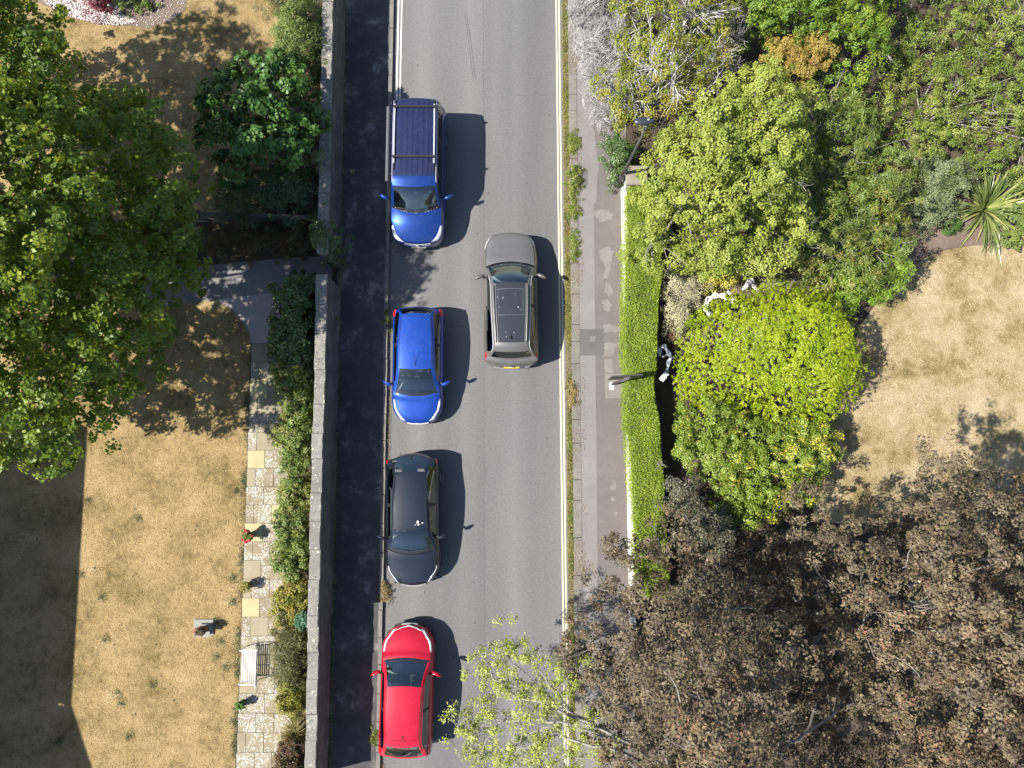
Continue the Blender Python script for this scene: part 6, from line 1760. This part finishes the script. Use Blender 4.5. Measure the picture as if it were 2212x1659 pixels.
def kerb_pts(g, n):
    Y = g.uniform(-10.5, 17.5, n * 3); k = g.random(n * 3) < np.clip(.15 + .6 * np.sin(Y * .9 + 2) * np.sin(Y * 2.3), .04, 1); Y = Y[k][:n]
    return np.stack([np.array([XR(y) for y in Y]) + g.uniform(.02, .42, len(Y)), Y], 1)
scatter_strip('kerb_litter', 'dry leaves and seed husks strewn over the right kerb', 'litter', kerb_pts, 2600, .04, LM['litter'], 112, lambda xy: np.full(len(xy), .107), .5, tall=.02)
def foot_pts(g, n):
    Y = g.uniform(-9, 14, n); return np.stack([np.array([XW(y) for y in Y]) - g.exponential(.10, n) + .02, Y], 1)
scatter_strip('footway_litter', 'dry hedge clippings along the back of the right footway', 'litter', foot_pts, 3200, .035, LM['litter'], 113, lambda xy: np.full(len(xy), .097), .4, tall=.02)
def left_pts(g, n):
    Y = g.uniform(-10.5, 10, n * 3); k = g.random(n * 3) < np.clip(.1 + .7 * np.sin(Y * 1.1 + .5) * np.sin(Y * .6 + 1), .03, 1); Y = Y[k][:n]
    return np.stack([np.array([XL(y) for y in Y]) + g.uniform(-.02, .14, len(Y)), Y], 1)
scatter_strip('gutter_litter', 'leaf litter and small weeds in the left gutter', 'litter', left_pts, 2200, .05, LM['weed_dry'], 114, lambda xy: np.full(len(xy), .01), .35, tall=.05)
def wallfoot(g, n):
    Y = g.uniform(-10.5, 17, n); return np.stack([np.array([XWL(y) for y in Y]) + g.exponential(.03, n) + .0, Y], 1)
scatter_strip('wall_foot_moss', 'moss and small weeds along the foot of the stone wall', 'weeds', wallfoot, 4000, .045, LM['weed'], 115, lambda xy: np.full(len(xy), .105), .35, tall=.06)

# dry lawn blades: uncountable
def lawn_pts(poly):
    P = np.array([(p.x, p.y) for p in DP(poly)])
    return lambda g, n: sample_poly(P, n, g)
LAWN_POLY = [(60, 30), (205, 58), (325, 66), (380, 52), (412, 0), (590, 0), (600, 200), (480, 300), (420, 470), (400, 570), (470, 650), (505, 680), (530, 710), (541, 745), (530, 1100), (520, 1350), (508, 1659), (-20, 1659), (-20, 900)]
scatter_strip('lawn_grass', 'short parched grass of the left lawn', 'grass', lawn_pts(LAWN_POLY), 60000, .065, LM['lawnblade'], 120, lambda xy: np.full(len(xy), .006), .16, tall=.02, upv=.8)
M['lb2'] = leaf_mat('dry_grass_blade_pale', [(.18, .14, .06), (.30, .235, .115), (.42, .335, .195), (.52, .43, .28)], .2)
scatter_strip('lawn_grass', 'short bleached grass of the right lawn', 'grass', lawn_pts([(1880, 690), (1910, 640), (1960, 586), (2005, 556), (2060, 538), (2230, 530), (2230, 1150), (1760, 1150), (1800, 900)]), 26000, .065, M['lb2'], 121, lambda xy: np.full(len(xy), .088), .16, tall=.02, upv=.8)
def edge_pts(g, n):
    y = g.uniform(745, 1680, n * 2); k = g.random(n * 2) < np.clip(.25 + .6 * np.sin(y * .02) * np.sin(y * .055 + 1), .05, 1); y = y[k][:n]
    q = [D(edge(v) - abs(g.normal()) * 6 - 1, v) for v in y]; return np.array([(p.x, p.y) for p in q])
scatter_strip('lawn_edge_weeds', 'greener tufts of grass along the paving edge', 'grass', edge_pts, 5000, .06, LM['dark'], 122, lambda xy: np.full(len(xy), .012), .22, tall=.05)
g0 = np.random.default_rng(123)
sp = [D(x, y) for x, y in [(130, 1600), (255, 1497), (262, 1520), (220, 1290), (300, 1120), (280, 1590), (470, 1340), (475, 1385), (505, 1300), (504, 1250), (490, 1440), (190, 1080), (175, 1240), (505, 1560), (470, 1420), (510, 1060), (230, 1380), (330, 1480)]]
for i, p in enumerate(sp):
    pass
def tuft_pts(g, n):
    k = g.integers(0, len(sp), n); c = np.array([(p.x, p.y) for p in sp]); return c[k] + g.normal(size=(n, 2)) * .09
scatter_strip('lawn_tufts', 'scattered green weeds surviving in the dry left lawn', 'grass', tuft_pts, 2600, .05, LM['dark'], 124, lambda xy: np.full(len(xy), .012), .3, tall=.04)
# ------------------------------------------------------------------ smaller things
# bench: slats along its length, faces the lawn
bl, br = D(519, 1402, .42), D(519, 1474, .42)
bx = D(536, 1437, .42).x - .20; y1, y0 = bl.y, br.y
bt = thing('garden_bench', 'white slatted metal bench standing on the paving path', 'bench', (bx + .25, (y0 + y1) / 2, .034))
for k in range(7):
    x = bx + k * .070
    MB().box((x, y0, .405 + .004 * abs(k - 3)), (x + .030, y1, .425 + .004 * abs(k - 3))).build('seat_slat', M['bench_white'], bt)
for k in range(5):
    z = .52 + k * .085; x = bx + .505 + k * .025
    MB().box((x, y0 + .03, z), (x + .016, y1 - .03, z + .034)).build('back_slat', M['bench_white'], bt)
mb = MB()
for y in (y0 + .05, (y0 + y1) / 2 - .15, (y0 + y1) / 2 + .17, y1 - .05):
    mb.box((bx - .01, y - .012, .385), (bx + .49, y + .012, .4045))
mb.build('seat_frame', M['bench_white'], bt)
for y in (y0 - .004, y1 + .004):
    MB().tube([(bx + .48, y, .40), (bx + .52, y, .56), (bx + .63, y, .96)], .016, 6).build('back_post', M['bench_white'], bt)
    MB().tube([(bx - .02, y, .62), (bx + .15, y, .645), (bx + .36, y, .64), (bx + .54, y, .62)], .018, 6).build('armrest', M['bench_white'], bt)
    for x in (bx + .01, bx + .48):
        MB().tube([(x, y, .036), (x, y, .62 if x < bx + .2 else .42)], .016, 6).build('leg', M['bench_white'], bt)
MB().tube([(bx + .63, y0, .955), (bx + .635, (y0 + y1) / 2, .985), (bx + .63, y1, .955)], .014, 6).build('top_rail', M['bench_white'], bt)
MB().tube([(bx + .57, (y0 + y1) / 2, .42), (bx + .63, (y0 + y1) / 2, .98)], .010, 6).build('back_brace', M['bench_white'], bt)

def pot(name, label, px, z0, r, h, m, leafm, seed, n=40, lr=.13, ls=.06, flowers=0, shape='round', soil=True, cr=.07, lab_group=None):
    p = D(*px, z0); root = thing(name, label, 'plant pot', (p.x, p.y, z0))
    po = MB().lathe([(.0, .002), (r * .72, .002), (r * .95, h * .9), (r * 1.06, h * .9), (r * 1.06, h), (r * .92, h), (r * .88, h * .9), (0, h * .88)], (p.x, p.y, z0), 18).build('pot', m, root, smooth=False)
    g = np.random.default_rng(seed)
    dv = nrmz(g.normal(size=(n, 3)) + np.array([0, 0, .5])); C = np.array([p.x, p.y, z0 + h + lr * .55]) + dv * lr * g.uniform(.4, 1, (n, 1)); C[:, 2] = np.maximum(C[:, 2], z0 + h * .9)
    st = curved(np.repeat(np.array([[p.x, p.y, z0 + h * .85]]), n, 0), C, 4, g, .1); V, F, S = tubes_np(st, np.full((n, 4), .004), 4); link('stems', mesh_np('stems', V, F, S), M['bark_brown'], root)
    k = 14; ci = np.repeat(np.arange(n), k); d2 = nrmz(g.normal(size=(n * k, 3)) + np.array([0, 0, .4])); P = C[ci] + d2 * cr * g.random((n * k, 1)) ** .5
    N = d2 * .4 + np.array([0, 0, .6]) + g.normal(size=d2.shape) * .35; N[:, 2] = np.abs(N[:, 2]) + .05
    leaf_object('foliage', P, N, ls * g.uniform(.6, 1.2, n * k), .8, g, leafm, root, g.random(n * k), shape=shape)
    for q in range(flowers):
        a = g.uniform(0, 6.28) if flowers > 3 else 2.6 + q * .5
        c = np.array([p.x + math.cos(a) * lr * g.uniform(.75, 1.25), p.y + math.sin(a) * lr * g.uniform(.8, 1.3), z0 + h + lr * g.uniform(.7, 1.2)])
        dd = nrmz(g.normal(size=(46, 3)) + np.array([0, 0, .6])); leaf_object('flower_head', c + dd * .048, dd + np.array([0, 0, .3]), np.full(46, .038), .9, g, LM['flower'], root, g.random(46), shape='round')
    return root
pot('flower_pot', 'stone pot of red geraniums on the pale yellow paving slab', (543, 1155), .036, .13, .30, M['pot_stone'], LM['light'], 201, 34, .17, .07, flowers=11)
pot('flower_pot', 'pot with an amber-green heather ball at the paving edge', (538, 1263), .036, .12, .22, M['pot_dark'], LM['pyra2'], 202, 60, .20, .032, cr=.06)
pot('flower_pot', 'small pot of leafy green plant below the bench', (527, 1516), .036, .10, .2, M['pot_dark'], LM['hazel'], 203, 30, .14, .07)
# pedestal planter on its own slab
p = D(441, 1358, 0)
ps = thing('stone_plinth', 'weathered grey stone slab set in the dry lawn', 'slab', (p.x, p.y, 0))
cs = [D(x, y, .05) for x, y in ((419, 1338), (461, 1338), (461, 1372), (448, 1377), (418, 1376))]
MB().prism([(q.x, q.y) for q in cs], -.02, .05, .01).build('slab', M['pot_stone'], ps)
q = D(446, 1358, .05)
MB().prism([(q.x - .17, q.y - .17), (q.x + .17, q.y - .17), (q.x + .17, q.y + .17), (q.x - .17, q.y + .17)], .051, .16, .02).build('foot_block', M['pot_stone'], ps)
pot('flower_pot', 'terracotta pot with a red bloom on the stone plinth in the lawn', (443, 1358, )[:2], .162, .15, .34, M['terracotta'], LM['bronze'], 204, 30, .13, .05, flowers=2)

# street lamp
b = D(1333, 401, .09); tp = D(1396, 276, 4.9)
lp = thing('street_lamp', 'dark grey street lamp leaning over the footway by the pillar', 'street lamp', b)
MB().tube([b + Vector((0, 0, -.1)), b + Vector((0, 0, .02)), b.lerp(tp, .18), b.lerp(tp, .185), b.lerp(tp, .21), b.lerp(tp, .215)], [.095, .095, .09, .085, .07, .05], 12).build('base', M['lamp_grey'], lp, smooth=True)
MB().tube([b.lerp(tp, .20), b.lerp(tp, .4), b.lerp(tp, .41), tp], [.058, .056, .048, .040], 12).build('column', M['lamp_grey'], lp, smooth=True)
MB().tube([tp + Vector((.0, 0, -.12)), tp + Vector((.0, .05, .05))], [.06, .06], 10).build('bracket', M['lamp_head'], lp, smooth=True)
a0 = D(1413, 261, 5.02); a1 = D(1369, 262, 5.02)
ax = (a1 - a0); L = ax.length; ax.normalize(); sd = Vector((-ax.y, ax.x, 0))
V = []; F = []; nu, nv = 14, 12
for i in range(nu + 1):
    t = i / nu
    w = .115 * (math.sin(math.pi * min(1, (t * .86 + .14)) ** .9) ** .55 if t < 1 else 0) + .02
    w = .05 + .075 * math.sin(math.pi * .5 * min(1, t / .6)) if t < .6 else .125 * math.sqrt(max(0, 1 - ((t - .6) / .4) ** 2.2))
    for k in range(nv):
        q = 2 * math.pi * k / nv
        V.append(a0 + ax * L * t + sd * math.cos(q) * w + Vector((0, 0, 1)) * math.sin(q) * w * (.55 if math.sin(q) > 0 else .25))
for i in range(nu):
    for k in range(nv): F.append((i * nv + k, i * nv + (k + 1) % nv, (i + 1) * nv + (k + 1) % nv, (i + 1) * nv + k))
F.append(tuple(range(nv)))
hd = MB().add(V, F).build('lamp_head', M['lamp_head'], lp, smooth=True)
pp = a0 + ax * L * .30 + Vector((0, .01, .062)); MB().lathe([(.022, -.01), (.022, .012), (0, .018)], pp, 10).build('sensor', M['sign_white'], hd)

# bus stop style sign seen on edge
b = D(1322, 830, .09); tp = D(1360, 815.5, 3.3)
st = thing('sign_post', 'grey metal post carrying a vertical sign panel over the hedge', 'sign', b)
MB().tube([b + Vector((0, 0, -.1)), tp], [.045, .04], 12).build('post', M['lamp_grey'], st, smooth=True)
for k in range(4):
    q = b.lerp(tp, .62 + k * .085); e = b.lerp(tp, .627 + k * .085)
    MB().tube([q, e], .052, 12).build('clamp', M['alloy'], st)
pa_, pb_ = D(1313, 820.5, 2.15), D(1389, 809, 3.05)
d = Vector((pb_.x - pa_.x, pb_.y - pa_.y, 0)); ln = d.length; d.normalize(); nr = Vector((-d.y, d.x, 0))
o = Vector((pa_.x, pa_.y, 0))
for nm, z0, z1, x0, x1, off, m_ in (('sign_panel', 2.15, 3.05, 0, ln, 0, M['lamp_grey']), ('sign_face', 2.20, 3.0, .04, ln - .04, .018, M['lamp_head'])):
    pts = [o + d * x0 + nr * (off - .014), o + d * x1 + nr * (off - .014), o + d * x1 + nr * (off + .012), o + d * x0 + nr * (off + .012)]
    MB().prism([(q.x, q.y) for q in pts], z0, z1).build(nm, m_, st)
for z in (2.35, 2.85):
    a = b.lerp(tp, (z - .09) / 3.2); k = (a - o).dot(d)
    MB().tube([Vector((a.x, a.y, z)), o + d * max(.05, min(ln - .05, k)) + Vector((0, 0, z))], .012, 6).build('arm', M['lamp_grey'], st)
c4 = [D(x, y, .098) for x, y in ((1317, 826), (1326.5, 826), (1326.5, 841), (1317, 841))]
bp_ = tag(MB().prism([(q.x, q.y) for q in c4], .085, .102, .003).build('cover_plate', M['sign_white']), 'small white plate with two holes at the sign post foot', 'plate')
for dx in (-.03, .03):
    q = D(1321.8, 837, .1); MB().lathe([(.012, .1035), (0, .104)], (q.x + dx, q.y, 0), 8).build('hole', M['gap'], bp_)

# torn plastic sheeting caught behind the hedge
def ribbon(mb, pts, widths, seed, th=.006):
    r = random.Random(seed); P = [Vector(p) for p in pts]; V = []; F = []
    for i, p in enumerate(P):
        t = (P[min(i + 1, len(P) - 1)] - P[max(i - 1, 0)]).normalized(); s_ = t.cross(Vector((0, 0, 1))).normalized(); w = widths[i]
        for j in range(5):
            k = j / 4 - .5
            V.append(p + s_ * w * k * 2 + Vector((0, 0, r.uniform(-.05, .07) + (.05 if j % 2 else 0))))
        if i:
            for j in range(4): F.append((5 * i - 5 + j, 5 * i - 4 + j, 5 * i + 1 + j, 5 * i + j))
    b_ = len(V); V += [v - Vector((0, 0, th)) for v in V]; F += [tuple(q + b_ for q in f[::-1]) for f in F]
    mb.add(V, F)
def dens(l, z, n=4):
    out = []
    for a, b in zip(l[:-1], l[1:]):
        for k in range(n): out.append((a[0] + (b[0] - a[0]) * k / n, a[1] + (b[1] - a[1]) * k / n))
    out.append(l[-1]); return [D(x, y, z) for x, y in out]
mb = MB(); l = dens([(1540, 688), (1524, 668), (1528, 648), (1545, 638), (1562, 640), (1578, 652), (1588, 650)], 1.0); ribbon(mb, l, [.06 + .05 * math.sin(i * .9) ** 2 for i in range(len(l))], 1)
l = dens([(1535, 690), (1555, 684), (1572, 676)], .8); ribbon(mb, l, [.05] * len(l), 2); l = dens([(1572, 628), (1580, 640), (1588, 652)], 1.1); ribbon(mb, l, [.05] * len(l), 3)
tag(mb.build('plastic_sheet', M['plastic_white'], smooth=True), 'crumpled white plastic sheeting curled beside the yellow-green bush', 'sheeting')
mb = MB(); l = dens([(1604, 626), (1615, 614), (1622, 604), (1626, 612), (1632, 626)], .9); ribbon(mb, l, [.03 + .07 * math.sin(math.pi * i / (len(l) - 1)) for i in range(len(l))], 4)
tag(mb.build('plastic_sheet', M['plastic_white'], smooth=True), 'small white plastic scrap above the yellow-green bush', 'sheeting')
mb = MB(); l = dens([(1424, 770), (1424, 752), (1436, 748), (1444, 762), (1449, 772), (1442, 790), (1440, 806), (1434, 818), (1424, 820)], 1.1); ribbon(mb, l, [.04 + .04 * math.sin(i * .6) ** 2 for i in range(len(l))], 5)
l = dens([(1424, 768), (1434, 772), (1440, 766)], 1.05); ribbon(mb, l, [.02] * len(l), 6); l = dens([(1446, 768), (1456, 773)], 1.1); ribbon(mb, l, [.03] * len(l), 7)
tag(mb.build('plastic_sheet', M['plastic_grey'], smooth=True), 'shiny grey plastic strip caught on the back of the hedge', 'sheeting')
mb = MB(); l = dens([(1428, 822), (1436, 812), (1440, 806)], 1.2); ribbon(mb, l, [.09] * len(l), 8)
tag(mb.build('plastic_sheet', M['plastic_white'], smooth=True), 'white crumpled bag end hanging behind the hedge near the sign', 'sheeting')
# pale stump in the brambles
mb = MB(); mb.tube([D(1898, 128, 1.5), D(1918, 118, 1.75), D(1926, 132, 1.7)], [.03, .05, .045], 7); mb.tube([D(1896, 120, 1.45), D(1912, 112, 1.7)], .018, 6); mb.tube([D(1926, 132, 1.7), D(1920, 135, .05)], .05, 7)
tag(mb.build('dead_branch', M['bark_pale'], smooth=True), 'pale sawn dead branch poking out of the brambles', 'branch')
